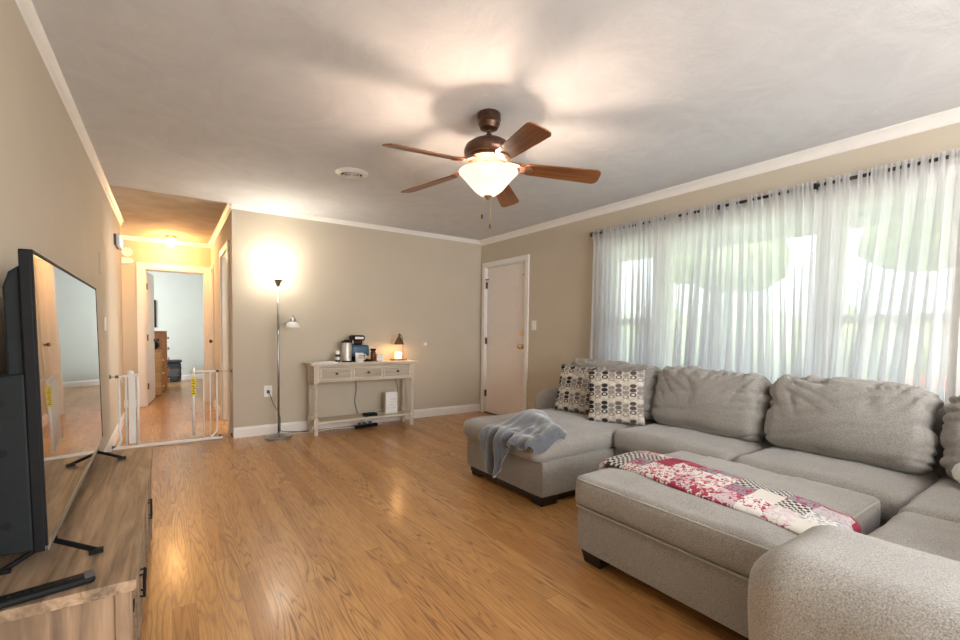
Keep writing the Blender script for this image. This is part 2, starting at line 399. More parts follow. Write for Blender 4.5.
        for i in range(n[0]):
            for k in range(n[2]):
                bm2.faces.new((V(i, 0, k), V(i+1, 0, k), V(i+1, 0, k+1), V(i, 0, k+1)))
                bm2.faces.new((V(i, n[1], k), V(i, n[1], k+1), V(i+1, n[1], k+1), V(i+1, n[1], k)))
        for j in range(n[1]):
            for k in range(n[2]):
                bm2.faces.new((V(0, j, k), V(0, j, k+1), V(0, j+1, k+1), V(0, j+1, k)))
                bm2.faces.new((V(n[0], j, k), V(n[0], j+1, k), V(n[0], j+1, k+1), V(n[0], j, k+1)))
        me = bpy.data.meshes.new('t'); bm2.to_mesh(me); bm2.free(); s.bm.from_mesh(me); bpy.data.meshes.remove(me)
        return s
    def grid(s, fn, nu, nv, uv=False):
        vs = [[s.bm.verts.new(fn(i/nu, j/nv)) for j in range(nv+1)] for i in range(nu+1)]
        lay = s.bm.loops.layers.uv.verify() if uv else None
        for i in range(nu):
            for j in range(nv):
                f = s.bm.faces.new((vs[i][j], vs[i+1][j], vs[i+1][j+1], vs[i][j+1]))
                if uv:
                    for lp, (a, b_) in zip(f.loops, ((i, j), (i+1, j), (i+1, j+1), (i, j+1))): lp[lay].uv = (a/nu, b_/nv)
        return s
    def build(s, name, mat, parent=None, smooth=False, bevel=0, angle=35, loc=None, solid=0, subsurf=0):
        bmesh.ops.recalc_face_normals(s.bm, faces=s.bm.faces[:]) if not solid else None
        me = bpy.data.meshes.new(name); s.bm.to_mesh(me); s.bm.free()
        o = bpy.data.objects.new(name, me); COL.objects.link(o)
        me.materials.append(mat)
        if parent is not None: o.parent = parent
        if loc is not None: o.location = loc
        if bevel:
            md = o.modifiers.new('bevel', 'BEVEL'); md.width = bevel; md.segments = 2; md.limit_method = 'ANGLE'; md.angle_limit = math.radians(40)
        if solid:
            md = o.modifiers.new('solid', 'SOLIDIFY'); md.thickness = solid; md.offset = 0
        if subsurf:
            md = o.modifiers.new('sub', 'SUBSURF'); md.levels = subsurf; md.render_levels = subsurf
        if smooth:
            me.polygons.foreach_set('use_smooth', [True]*len(me.polygons))
            if smooth == 'auto':
                try: me.set_sharp_from_angle(angle=math.radians(angle))
                except Exception: pass
        return o
def thing(name, label, cat, loc=(0, 0, 0), rz=0, group=None):
    o = bpy.data.objects.new(name, None); COL.objects.link(o); o.empty_display_size = .1
    o.location = loc; o.rotation_euler = (0, 0, rz); tag(o, label, cat, group); return o
def tag(o, label, cat, group=None):
    o['label'] = label; o['category'] = cat
    if group: o['group'] = group
    return o
def structure(o): o['kind'] = 'structure'; return o
def sbox(name, mat, *boxes, bevel=0, parent=None):
    mb = MB()
    for b_ in boxes: mb.box(*b_)
    o = mb.build(name, mat, parent, bevel=bevel)
    if parent is None: structure(o)
    return o
def sempty(name, loc):
    o = bpy.data.objects.new(name, None); COL.objects.link(o); o.location = loc; o['kind'] = 'structure'; return o
def lerp(a, b_, t): return a+(b_-a)*t
def cat_curve(pts, n=8):
    """Catmull-Rom through points"""
    P_ = [Vector(p) for p in pts]; P_ = [P_[0]*2-P_[1]] + P_ + [P_[-1]*2-P_[-2]]; out = []
    for i in range(1, len(P_)-2):
        a, b_, c, d = P_[i-1:i+3]
        for k in range(n):
            t = k/n
            out.append(.5*((2*b_)+(c-a)*t+(2*a-5*b_+4*c-d)*t*t+(3*b_-a-3*c+d)*t**3))
    out.append(P_[-2]); return out

# ------------------------------------------------------------------ room shell
XL, XR, YB, YF, XH, YH, ZC = -.46, 3.69, 5.32, -1.95, .55, 8.10, 2.44
YLE = 7.0      # where the left wall ends in the hall
sbox('floor', M['floor'], (-2.4, XR+.02, YF-.12, 12.0, -.06, 0))
sbox('ceiling', M['ceiling'], (XL-.12, XR+.12, YF-.12, YB, ZC, ZC+.1))
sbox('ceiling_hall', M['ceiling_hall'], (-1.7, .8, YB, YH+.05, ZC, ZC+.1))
sbox('ceiling_bedroom', M['ceiling'], (-2.3, 1.4, YH+.05, 12.0, ZC, ZC+.1))
sbox('wall_left', M['wall'], (XL-.10, XL, YF-.12, YLE, 0, ZC))
sbox('wall_back', M['wall'], (XH, XR, YB, YB+.12, 0, ZC))
# window wall with three openings and the front door opening
WZ0, WZ1 = .72, 2.06
WINS = [(2.50, 3.07), (1.22, 2.44), (.55, 1.16)]
DY0, DY1, DZ = 4.33, 5.20, 2.05
xa, xb = XR, XR+.14
bx = [(xa, xb, DY1, YB+.12, 0, ZC), (xa, xb, DY0, DY1, DZ, ZC), (xa, xb, WINS[0][1], DY0, 0, ZC),
      (xa, xb, WINS[2][0], WINS[0][1], 0, WZ0), (xa, xb, WINS[2][0], WINS[0][1], WZ1, ZC),
      (xa, xb, WINS[1][1], WINS[0][0], WZ0, WZ1), (xa, xb, WINS[2][1], WINS[1][0], WZ0, WZ1), (xa, xb, YF-.12, WINS[2][0], 0, ZC)]
sbox('wall_right', M['wall'], *bx)
RW = (.3, 3.1, .55, 2.3)
sbox('wall_rear', M['wall'], (XL, RW[0], YF-.12, YF, 0, ZC), (RW[1], XR, YF-.12, YF, 0, ZC), (RW[0], RW[1], YF-.12, YF, 0, RW[2]), (RW[0], RW[1], YF-.12, YF, RW[3], ZC))
# hall
HD = (5.66, 6.42)   # door on the hall's right wall
CD = (7.66, 8.04)   # narrow closet door at its end
sbox('wall_hall_right', M['wall'], (XH, XH+.12, YB+.12, HD[0], 0, ZC), (XH, XH+.12, HD[0], HD[1], 2.03, ZC), (XH, XH+.12, HD[1], CD[0], 0, ZC),
     (XH, XH+.12, CD[0], CD[1], 2.03, ZC), (XH, XH+.12, CD[1], YH, 0, ZC), (XH+.12, XH+.16, 7.1, CD[1]+.1, 0, ZC))
sbox('wall_bathroom', M['trim'], (XH+.12, 2.1, 7.0, 7.1, 0, ZC), (2.0, 2.1, YB+.12, 7.0, 0, ZC))
sbox('ceiling_bathroom', M['ceiling'], (.8, 2.1, YB, 7.1, ZC, ZC+.1))
OX0, OX1, OZ = -.275, .465, 1.99
sbox('wall_hall_end', M['wall'], (-1.7, OX0, YH, YH+.11, 0, ZC), (OX1, XH+.12, YH, YH+.11, 0, ZC), (OX0, OX1, YH, YH+.11, OZ, ZC))
sbox('wall_passage_left', M['wall'], (-1.72, -1.62, YLE-.1, YH, 0, ZC), (-1.62, XL-.10, YLE-.10, YLE, 0, ZC))
sbox('wall_bedroom_end', M['wall_bedroom'], (-2.3, 1.4, 11.85, 11.95, 0, ZC))
sbox('wall_bedroom_left', M['wall_bedroom'], (-2.4, -2.3, YH+.11, 11.95, 0, ZC))
sbox('wall_bedroom_right', M['wall_bedroom'], (1.3, 1.4, YH+.11, 11.95, 0, ZC))
sbox('wall_bedroom_front', M['wall_bedroom'], (-2.3, OX0, YH+.11, YH+.13, 0, ZC), (OX1, 1.3, YH+.11, YH+.13, 0, ZC), (OX0, OX1, YH+.11, YH+.13, OZ, ZC))

# baseboards
def bb_prof(): return [(0, 0), (.016, 0), (.016, .085), (.008, .105), (0, .11)]
def along_y(name, x, sgn, y0, y1): structure(MB().prism([(x+sgn*u, v) for u, v in bb_prof()], 'Y', y0, y1).build(name, M['trim']))
def along_x(name, y, sgn, x0, x1): structure(MB().prism([(y+sgn*u, v) for u, v in bb_prof()], 'X', x0, x1).build(name, M['trim']))
along_x('baseboard_back', YB, -1, XH, XR)
along_y('baseboard_left', XL, 1, YF, YLE)
along_y('baseboard_right', XR, -1, YF, DY0-.08)
along_y('baseboard_hall_right', XH, -1, HD[1]+.075, CD[0]-.06)
along_x('baseboard_hall_end', YH, -1, -1.62, OX0-.09)
along_x('baseboard_rear', YF, 1, XL, XR)
along_x('baseboard_bedroom_end', 11.85, -1, -2.3, 1.3)
# crown mouldings
def crown(name, axis, pos, sgn, a0, a1, s=1.0, sv=.9):
    pr = [(0, 0), (.062, 0), (.062, -.010), (.048, -.018), (.030, -.030), (.016, -.048), (.010, -.062), (0, -.068)]
    structure(MB().prism([(pos+sgn*u*s, ZC+v*sv) for u, v in pr], axis, a0, a1).build(name, M['trim'], smooth='auto'))
crown('trim_1', 'Y', XL, 1, YF, YLE, .5); crown('trim_2', 'X', YB, -1, XH, XR, .5, .75)
crown('trim_3', 'Y', XR, -1, YF, YB, .9, 1.0); crown('trim_4', 'Y', XH, -1, YB, YH, .6); crown('trim_5', 'X', YH, -1, -1.62, XH, .6)
crown('trim_6', 'X', YF, 1, XL, XR)

# casings
def casing_y(name, x, sgn, y0, y1, z1, w=.065, t=.018):   # opening in a wall of constant x
    a, b_ = sorted((x, x+sgn*t)); xj0, xj1 = sorted((x, x-sgn*.11))
    return sbox(name, M['trim'], (a, b_, y0-w, y0, 0, z1+w), (a, b_, y1, y1+w, 0, z1+w), (a, b_, y0, y1, z1, z1+w), (xj0, xj1, y0-.001, y0+.012, 0, z1), (xj0, xj1, y1-.012, y1+.001, 0, z1), (xj0, xj1, y0+.012, y1-.012, z1-.012, z1+.001), bevel=.003)
casing_y('trim_7', XR, -1, DY0, DY1, DZ)
casing_y('trim_8', XH, -1, HD[0], HD[1], 2.03, .075)
casing_y('trim_9', XH, -1, CD[0], CD[1], 2.03, .045)
sbox('trim_10', M['trim'], (OX0-.09, OX0, YH-.02, YH, 0, OZ+.09), (OX1, OX1+.083, YH-.02, YH, 0, OZ+.09), (OX0, OX1, YH-.02, YH, OZ, OZ+.09), bevel=.004)
sbox('trim_11', M['trim'], (OX0-.002, OX0+.015, YH, YH+.12, 0, OZ), (OX1-.015, OX1+.002, YH, YH+.12, 0, OZ), (OX0+.015, OX1-.015, YH, YH+.12, OZ-.015, OZ))

# front door
d = sempty('door_1', (XR+.02, (DY0+DY1)/2, 0))
hw = (DY1-DY0)/2
MB().box(0, .045, -hw+.014, hw-.014, .012, DZ-.014).build('door_slab', M['door'], d, bevel=.003)
def knob(mb, c, ax):   # ax +-1 along x
    R_ = Matrix.Rotation(math.radians(90*ax), 3, 'Y')
    mb.lathe([(.030, 0), (.030, .006), (.012, .010), (.011, .030), (.024, .040), (.029, .052), (.024, .066), (.008, .071)], c, 16, R_)
mb = MB(); knob(mb, (0, -hw+.075, .965), -1); mb.build('door_knob', M['brass'], d, smooth='auto')
mb = MB(); mb.lathe([(.027, 0), (.027, .010), (.020, .016), (.006, .017)], (0, -hw+.075, 1.135), 16, Matrix.Rotation(-PI/2, 3, 'Y'))
mb.box(-.032, -.012, -hw+.070, -hw+.080, 1.118, 1.152); mb.build('deadbolt', M['brass'], d, smooth='auto')
for z in (.28, 1.02, 1.80):
    MB().box(-.026, .002, hw-.022, hw-.006, z-.045, z+.045).build('hinge', M['bronze'], d, bevel=.002)
MB().box(-.03, 0, hw-.055, hw+.02, 1.875, 1.885).tube([(-.03, hw-.05, 1.88), (-.045, hw-.03, 1.85)], .003).build('door_stop_hinge_pin', M['bronze'], d)
MB().lathe([(.008, 0), (.008, .004), (.003, .005)], (0, -hw+.07, 1.88), 10, Matrix.Rotation(-PI/2, 3, 'Y')).build('latch_screw', M['bronze'], d)
sbox('trim_13', M['bronze'], (XR-.01, XR+.14, DY0, DY1, 0, .014))
# hall side doors
d = sempty('door_2', (XH+.118, HD[1]-.016, 0))
MB().box(0, .72, -.04, 0, .01, 2.01).build('door_slab', M['door'], d, bevel=.003)
MB().lathe([(.030, 0), (.030, .006), (.012, .010), (.011, .030), (.024, .040), (.029, .052), (.024, .066), (.008, .071)], (.66, -.04, .95), 16, Matrix.Rotation(PI/2, 3, 'X')).build('door_knob', M['bronze'], d, smooth='auto')
for z in (.3, 1.02, 1.75): MB().box(-.004, .006, -.044, -.036, z-.04, z+.04).build('hinge', M['bronze'], d)
for n, (y0, y1), kside in ((3, CD, 1),):
    d = sempty('door_%d' % n, (XH+.03, (y0+y1)/2, 0)); h_ = (y1-y0)/2
    MB().box(0, .04, -h_+.014, h_-.014, .01, 2.015).build('door_slab', M['door'], d, bevel=.003)
    mb = MB(); knob(mb, (0, kside*(h_-.06), .95), -1); mb.build('door_knob', M['bronze'], d, smooth='auto')
    for z in (.3, 1.75): MB().box(-.012, 0, -kside*h_-.008, -kside*h_+.008, z-.04, z+.04).build('hinge', M['bronze'], d)
# bedroom door leaf standing open into the bedroom
d = sempty('door_4', (OX0+.02, YH+.13, 0)); d.rotation_euler = (0, 0, math.radians(-5.5))
MB().box(-.035, 0, 0, .73, .01, 1.975).build('door_slab', M['door'], d, bevel=.003)
mb = MB(); knob(mb, (0, .67, .95), 1); mb.build('door_knob', M['bronze'], d, smooth='auto')
for z in (.28, 1.0, 1.75): MB().box(-.004, .012, -.012, .012, z-.045, z+.045).build('hinge', M['bronze'], d)

# windows of the front wall
for n, (y0, y1) in enumerate(WINS, 1):
    wd = sempty('window_%d' % n, (XR+.07, (y0+y1)/2, WZ0)); h_ = (y1-y0)/2; H = WZ1-WZ0
    f = .045
    MB().box(-.05, .06, -h_, -h_+f, 0, H).box(-.05, .06, h_-f, h_, 0, H).box(-.05, .06, -h_+f, h_-f, 0, f).box(-.05, .06, -h_+f, h_-f, H-f, H).build('window_frame', M['trim'], wd)
    if n != 2:
        mid = H*.41
        MB().box(-.02, .02, -h_+f, h_-f, mid-.03, mid+.03).build('sash_rail', M['trim'], wd)
        MB().box(-.003, .003, -h_+f, h_-f, f, mid-.03).build('pane', M['glass'], wd)
        MB().box(-.003, .003, -h_+f, h_-f, mid+.03, H-f).build('pane', M['glass'], wd)
    else:
        MB().box(-.003, .003, -h_+f, h_-f, f, H-f).build('pane', M['glass'], wd)
sbox('trim_12', M['trim'], (XR-.018, XR, WINS[2][0]-.07, WINS[2][0], WZ0-.07, WZ1+.08), (XR-.018, XR, WINS[0][1], WINS[0][1]+.07, WZ0-.07, WZ1+.08),
     (XR-.018, XR, WINS[2][0], WINS[0][1], WZ1, WZ1+.08), (XR-.03, XR, WINS[2][0]-.07, WINS[0][1]+.07, WZ0-.03, WZ0), (XR-.014, XR, WINS[1][1], WINS[0][0], WZ0, WZ1), (XR-.014, XR, WINS[2][1], WINS[1][0], WZ0, WZ1))
wd = sempty('window_4', ((RW[0]+RW[1])/2, YF-.05, RW[2])); h_ = (RW[1]-RW[0])/2; H = RW[3]-RW[2]  # unseen window frame made up to go with the rear fill light
MB().box(-h_, -h_+.06, -.03, .03, 0, H).box(h_-.06, h_, -.03, .03, 0, H).box(-h_, h_, -.03, .03, 0, .06).box(-h_, h_, -.03, .03, H-.06, H).box(-.03, .03, -.03, .03, .06, H-.06).build('window_frame', M['trim'], wd)

# ------------------------------------------------------------------ outside
o = MB().box(XR+.14, 45, -25, 30, -.55, -.50).build('lawn', M['grass']); tag(o, 'green front lawn seen faintly through the sheer curtains', 'lawn'); o['kind'] = 'structure'
o = MB().box(12, 17, -25, 30, -.50, -.48).build('street', M['road']); tag(o, 'pale street crossing behind the lawn outside', 'street'); o['kind'] = 'structure'
pr = thing('porch_roof', 'pale porch roof outside above the front windows', 'porch roof', (XR+.14, 1.8, 0))
MB().box(.0, 1.7, -3.2, 3.6, 2.34, 2.40).box(1.62, 1.7, -3.2, 3.6, 2.20, 2.34).build('soffit', M['porch'], pr)
for y in (-3.0, 3.4): MB().box(1.6, 1.7, y-.05, y+.05, -.52, 2.20).build('post', M['porch'], pr)
def tree(x, y, h, r, label):
    t = thing('tree', label, 'tree', (x, y, -.5), group='trees across the front yard')
    MB().tube([(0, 0, 0), (.1, 0, h*.35), (0, .1, h*.7)], radii=[.28, .2, .1]).build('trunk', M['bark'], t, smooth=True)
    mb = MB(); rnd_ = random.Random(int(x*10+y))
    for k in range(16):
        a = rnd_.random()*2*PI; q = rnd_.random()*r*.75
        mb.sphere((q*math.cos(a), q*math.sin(a), h*.55+rnd_.random()*h*.42), r*(.28+.25*rnd_.random()))
    for v in mb.bm.verts: v.co += Vector(noise.noise_vector(v.co*1.7))*.35
    mb.build('foliage', M['leaf'], t, smooth=True)
tree(24, 12.5, 9, 4.2, 'leafy tree outside, showing through the left third of the sheers')
tree(27, 3.5, 10, 4.6, 'leafy tree outside, showing through the middle of the sheers')
tree(9.5, -.2, 5.4, 1.3, 'small leafy tree outside, nearest behind the right sheers')
hd = MB()
for k in range(46):
    hd.sphere((random.uniform(-.6, .6), -21+k*.95, .9+random.uniform(-.1, .5)), 1.3, sub=2)
for v in hd.bm.verts: v.co += Vector(noise.noise_vector(v.co*1.3))*.4
o = hd.build('hedge', M['leaf'], smooth=True, loc=(19.5, 2, -.5)); tag(o, 'pale green hedge running along the far side of the street', 'hedge'); o['kind'] = 'stuff'
car = thing('car', 'parked red car outside behind the rightmost sheers', 'car', (13.2, .9, -.48), math.radians(90))
body = [(-2.1, .25), (2.1, .25), (2.15, .62), (1.9, .78), (1.0, .84), (.55, 1.28), (-1.0, 1.30), (-1.5, .88), (-2.1, .80)]
mb = MB(); mb.prism(body, 'Y', -.8, .8); mb.build('body', M['carred'], car, bevel=.05)
MB().prism([(.90, .86), (.48, 1.22), (-.95, 1.24), (-1.35, .90)], 'Y', -.81, .81).build('side_window', M['carglass'], car)
for sx_ in (-1.3, 1.3):
    for sy_ in (-.72, .72): MB().lathe([(.2, -.09), (.32, -.09), (.32, .09), (.2, .09)], (sx_, sy_, .32), 20, Matrix.Rotation(PI/2, 3, 'X')).build('wheel', M['black'], car)

# ------------------------------------------------------------------ sectional sofa
def wr_fn(seed, amp, f=(3, 9, 9), top=0):
    off = Vector((seed*7.3, seed*3.1, seed*1.7))
    def fn(p, nn, u):
        q = Vector((p.x*f[0], p.y*f[1], p.z*f[2])) + off
        a = noise.noise(q) ; r_ = 1-abs(noise.noise(q*1.3+Vector((4, 2, 9))))*2.4
        k = amp*(a + .6*max(0, r_)**2)
        d = nn if nn.length > .1 else Vector((u.x**9, u.y**9, u.z**9))
        if d.length > 1e-6: d = d.normalized()
        return d*k
    return fn
def pipe_rect(mb, x0, x1, y0, y1, z, r=.006, cr=.03, bow=0):
    pts = []
    for cx, cy_, a0 in ((x1-cr, y1-cr, 0), (x0+cr, y1-cr, 90), (x0+cr, y0+cr, 180), (x1-cr, y0+cr, 270)):
        for k in range(5):
            a = math.radians(a0+k*22.5); pts.append((cx+cr*math.cos(a), cy_+cr*math.sin(a), z))
    mb.tube(pts, r, 6, closed=True)

sofa = thing('sectional_sofa', 'large U-shaped taupe sectional sofa with chaise under the curtained front window', 'sofa', (3.0, 1.5, 0))
O = Vector((3.0, 1.5, 0))
def S(mb, name, mat='sofa', **kw):
    for v in mb.bm.verts: v.co -= O
    kw.setdefault('smooth', True)
    return mb.build(name, M[mat], sofa, **kw)
CH = (1.98, 2.13, 3.03)   # chaise front x, y0, y1
# bases
S(MB().soft(((CH[0]+3.5)/2, (CH[1]+CH[2])/2, .19), (3.5-CH[0], CH[2]-CH[1], .24), .018, .12), 'chaise_base', smooth='auto')
S(MB().soft((3.09, 1.29, .19), (.82, 1.66, .24), .018, .12), 'sofa_base', smooth='auto')
S(MB().soft((2.65, -.02, .19), (1.65, .94, .24), .018, .12), 'side_base', smooth='auto')
# back frames
S(MB().soft((3.44, 1.35, .44), (.17, 3.55, .72), .05, .1), 'back_frame')
S(MB().soft((2.6, -.50, .44), (1.85, .17, .72), .05, .1), 'back_frame')
# seat cushions
def seat(x0, x1, y0, y1, z0, z1, seed, name='seat_cushion', r=.055, crown_=.022, pipe=True):
    c = ((x0+x1)/2, (y0+y1)/2, (z0+z1)/2)
    o_ = S(MB().soft(c, (x1-x0, y1-y0, z1-z0), r, .03, (.006, .006, crown_), wr_fn(seed, .0045, (6, 6, 6))), name)
    return o_
chz = seat(CH[0]-.055, 3.33, CH[1]+.0, CH[2]+.01, .30, .455, 1, 'chaise_cushion', .06, .02)
seat(2.64, 3.33, 1.295, 2.125, .30, .455, 2); seat(2.64, 3.33, .53, 1.285, .30, .455, 3)
seat(2.46, 3.33, -.33, .525, .30, .465, 4); seat(1.70, 2.45, -.33, .515, .30, .465, 5)
# back cushions (lean on the window side)
def backc(y0, y1, seed, z0=.455, h=.45, x=3.165, th=.25, lean=14, name='back_cushion', sag=0):
    R_ = Matrix.Rotation(math.radians(lean), 3, 'Y')
    w_ = y1-y0; off = Vector((seed*5.1, seed*2.7, seed*9.2))
    def fn(p, nn, u):
        q = p + off
        tp = max(0, u.z)**2
        # drooping slack near the top, gathered creases from the corners
        # gathers fanning in from both top corners, a few long drag lines lower down
        fan_ = math.atan2(1.25-u.z, 1.15-abs(u.y))
        rad = math.hypot(1.25-u.z, 1.15-abs(u.y))
        g1 = noise.noise(Vector((fan_*5.5+seed*3, rad*.8, math.copysign(3, u.y)+seed)))
        c1 = max(0, 1-abs(g1)*5)**1.5*max(0, 1-rad/1.7)
        g2 = noise.noise(Vector((q.y*2.2, q.z*11+q.y*2.5, seed)))
        c2 = max(0, 1-abs(g2)*6)**2*(.25+.75*abs(u.y)**2)
        g3 = noise.noise(Vector((q.y*14+q.z*5, q.z*3, seed+5)))
        c3 = max(0, 1-abs(g3)*4)**1.5*tp
        k = .013*noise.noise(q*4) - .034*c1 - .019*c2 - .017*c3
        d = nn if nn.length > .1 else Vector((u.x**9, u.y**9, u.z**9))
        d = d.normalized() if d.length > 1e-6 else d
        out_ = d*k
        out_.z += (.012*noise.noise(Vector((q.y*4, seed, 1))) - .012*abs(u.y)**4)*max(0, u.z)
        return out_
    return S(MB().soft((x, (y0+y1)/2, z0+h/2), (th, w_-.005, h), .078, .013, (.045, .012, .010), fn, R_), name)
backc(2.09, 3.02, 1, h=.455); backc(1.30, 2.075, 2, h=.45); backc(.53, 1.285, 3, h=.455)
# corner back cushion turned across the corner
backc(-.25, .505, 4, h=.47, x=3.19, name='back_cushion')
for i, (x0, x1) in enumerate(((1.70, 2.42), (2.44, 3.02))):
    R_ = Matrix.Rotation(math.radians(14), 3, 'X')
    S(MB().soft(((x0+x1)/2, -.30, .68), (x1-x0, .24, .45), .09, .03, (.01, .04, .01), wr_fn(8+i, .012), R_), 'back_cushion')
# arms
def arm_wr(p, nn, u): return nn*(.006*noise.noise(p*6))
S(MB().soft((3.20, 3.165, .335), (.62, .27, .53), .115, .03, (.01, .01, .012), arm_wr), 'arm')
def arm_near(p, nn, u):
    o_ = nn*(.008*noise.noise(p*5+Vector((3, 3, 3))))
    return o_
S(MB().soft((1.45, .012, .333), (.45, 1.10, .53), .10, .03, (.0, .012, .02), arm_near), 'arm')
# feet
for x, y in ((2.08, 2.94), (2.08, 2.22), (3.38, 2.94), (1.5, .42), (1.5, -.45), (3.38, -.45)):
    S(MB().box(x-.07, x+.07, y-.055, y+.055, 0, .072), 'foot', 'darkfoot', bevel=.006, smooth=False)
S(MB().box(2.06, 3.3, 2.19, 2.23, .012, .07).box(2.005, 2.03, 2.16, 3.0, .03, .07), 'base_rail', 'darkfoot', smooth=False)
# piping on the chaise cushion
mb = MB(); pipe_rect(mb, CH[0]-.045, 3.3, CH[1]+.012, CH[2], .425, .004, .05); S(mb, 'cushion_piping', 'piping')

# ottoman
OT = (1.67, 2.62, .60, 1.57)
ot = thing('ottoman', 'large square taupe storage ottoman with patchwork quilt across it', 'ottoman', ((OT[0]+OT[1])/2, (OT[2]+OT[3])/2, 0))
hx, hy = (OT[1]-OT[0])/2, (OT[3]-OT[2])/2
MB().soft((0, 0, .18), (2*hx-.03, 2*hy-.03, .22), .015, .1).build('ottoman_base', M['sofa'], ot, smooth='auto')
def otw(p, nn, u):
    # shallow puckers along the seams, soft crown
    e_ = max(abs(u.x), abs(u.y))
    k = .009*noise.noise(Vector((p.x*5, p.y*5, 2))) + .012*noise.noise(Vector((p.x*9, p.y*20, 5)))*e_**3
    return Vector((0, 0, k)) if u.z > .3 else nn*.003*noise.noise(p*9)
MB().soft((0, 0, .365), (2*hx, 2*hy, .15), .035, .025, (.006, .006, .028), otw).build('ottoman_cushion', M['sofa'], ot, smooth=True)
mb = MB(); pipe_rect(mb, -hx+.006, hx-.006, -hy+.006, hy-.006, .424, .0055, .035); mb.build('top_piping', M['piping'], ot, smooth=True)
mb = MB(); pipe_rect(mb, -hx+.004, hx-.004, -hy+.004, hy-.004, .292, .004, .03); mb.build('lower_piping', M['piping'], ot, smooth=True)
for sx_ in (-1, 1):
    for sy_ in (-1, 1):
        x, y = sx_*(hx-.10), sy_*(hy-.09)
        mb = MB(); t_, b__ = .065, .050
        vs = [mb.bm.verts.new((x+a*q, y+c*q, z)) for z, q in ((0, b__), (.075, t_)) for a, c in ((-1, -1), (1, -1), (1, 1), (-1, 1))]
        for f_ in ((3, 2, 1, 0), (4, 5, 6, 7), (0, 1, 5, 4), (1, 2, 6, 5), (2, 3, 7, 6), (3, 0, 4, 7)): mb.bm.faces.new([vs[i] for i in f_])
        mb.build('foot', M['darkfoot'], ot, bevel=.004)

# quilt across the ottoman (runs along Y, both ends tipping over the edges)
def ott_top(x, y):
    u = (x-(OT[0]+OT[1])/2)/hx; v = (y-(OT[2]+OT[3])/2)/hy
    return .44+.028*max(0, 1-u*u)*max(0, 1-v*v)
qc = Vector(((OT[0]+OT[1])/2+.06, (OT[2]+OT[3])/2, .45))
def drop(d, r=.035):
    """d distance past the edge -> (horizontal, down)"""
    if d <= 0: return d, 0.0
    if d < r*PI/2:
        a = d/r; return r*math.sin(a), r*(1-math.cos(a))
    return r, r+(d-r*PI/2)
def quilt_fn(layer):
    def fn(u, v):
        L_ = 1.22; s_ = -L_/2 + L_*u              # along Y, + = toward chaise
        yc = (OT[2]+OT[3])/2
        sg = 1 if s_ > 0 else -1
        e1 = hy-.012 + (.03 if sg > 0 else 0)
        h_, dn = drop(abs(s_)-e1, .04)
        y = yc + sg*(e1 + h_ if abs(s_) > e1 else abs(s_))
        wid = lerp(.33, .40, u)
        xc = lerp(1.98, 2.15, u) + .015*math.sin(u*9)
        x = xc + (v-.5)*wid + .010*noise.noise(Vector((u*7, layer, 1)))*(1 if v > .5 else -1)
        z = ott_top(x, min(max(y, OT[2]+.01), OT[3]-.01)) + .012 + layer*.009 - dn
        z += .006*noise.noise(Vector((u*16, v*5, layer))) + (.004 if layer else 0)*math.sin(v*PI)
        z -= .016*(abs(v-.5)*2)**8*(1 if layer else .7)
        if abs(s_) > e1: y += sg*(.008+layer*.008)
        return Vector((x, y, max(z, ott_top(x, y)+.004 if abs(s_) < e1 else z)))-qc
    return fn
q = MB().grid(quilt_fn(0), 70, 16, True); q.grid(quilt_fn(1), 70, 16, True)
o = q.build('patchwork_quilt', M['quilt'], smooth=True, loc=qc, solid=.009)
tag(o, 'folded red, white and grey patchwork quilt laid across the ottoman', 'quilt')

# grey throw hanging over the chaise end
EX, EY, TZ = CH[0]-.055, CH[1], .462
tc_ = Vector((2.1, 2.5, .46))
def throw_fn(u, v):
    # u: from back (0) to hanging edge (1); v: from far side (0) to sofa side (1)
    tip = .30*math.exp(-((v-.24)/.21)**2) + .085 - .05*max(0, v-.85)/.15
    front_p = tip + .02*math.sin(v*19)
    back_p = -(.46 - .30*max(0, v-.3) - .04*(2*v-1)**2 + .03*math.sin(v*9))
    p = lerp(back_p, front_p, u)
    qy = lerp(2.61, 2.07, v) + .03*math.sin(u*5+1)*v + .05*max(0, u-.5)*(.45-v)
    hX, dX = drop(p, .055); qd = EY+.01-qy
    x = EX - (hX if p > 0 else p)
    z = TZ - dX
    hY, dY = drop(qd, .03)
    if qd > 0: qy = EY+.01 - hY; z -= dY
    k = min(1, max(0, u-.25)*2)
    ang = v*23 + 5*(1-u)*(v-.3)
    fold = k*(.018*math.sin(ang) + .012*math.sin(ang*1.9+1)) + .010*math.sin(u*17+v*6)*math.exp(-((v-.4)/.4)**2) + .016*noise.noise(Vector((u*4.5, v*5, 3)))
    mound = .105*math.exp(-((u-.22)/.22)**2-((v-.22)/.30)**2) + .060*math.exp(-((u-.30)/.25)**2-((v-.72)/.28)**2)
    edge = min(1, u*9, (1-v)*9+.15, v*9+.1)
    mound *= edge
    if p > 0:
        x -= .016 + fold*min(1, p/.06) + .012*min(1, p/.1); z += .014+mound
    else: z += .014 + max(-.006, fold*.7) + mound
    x = min(x, EX+.6)
    if p > .0: x = min(x, EX-.014)
    return Vector((x, qy, z))-tc_
o = MB().grid(throw_fn, 60, 60).build('throw_blanket', M['throw'], smooth=True, loc=tc_, solid=.012)
tag(o, 'crumpled blue-grey plush throw blanket draped over the chaise end', 'blanket')

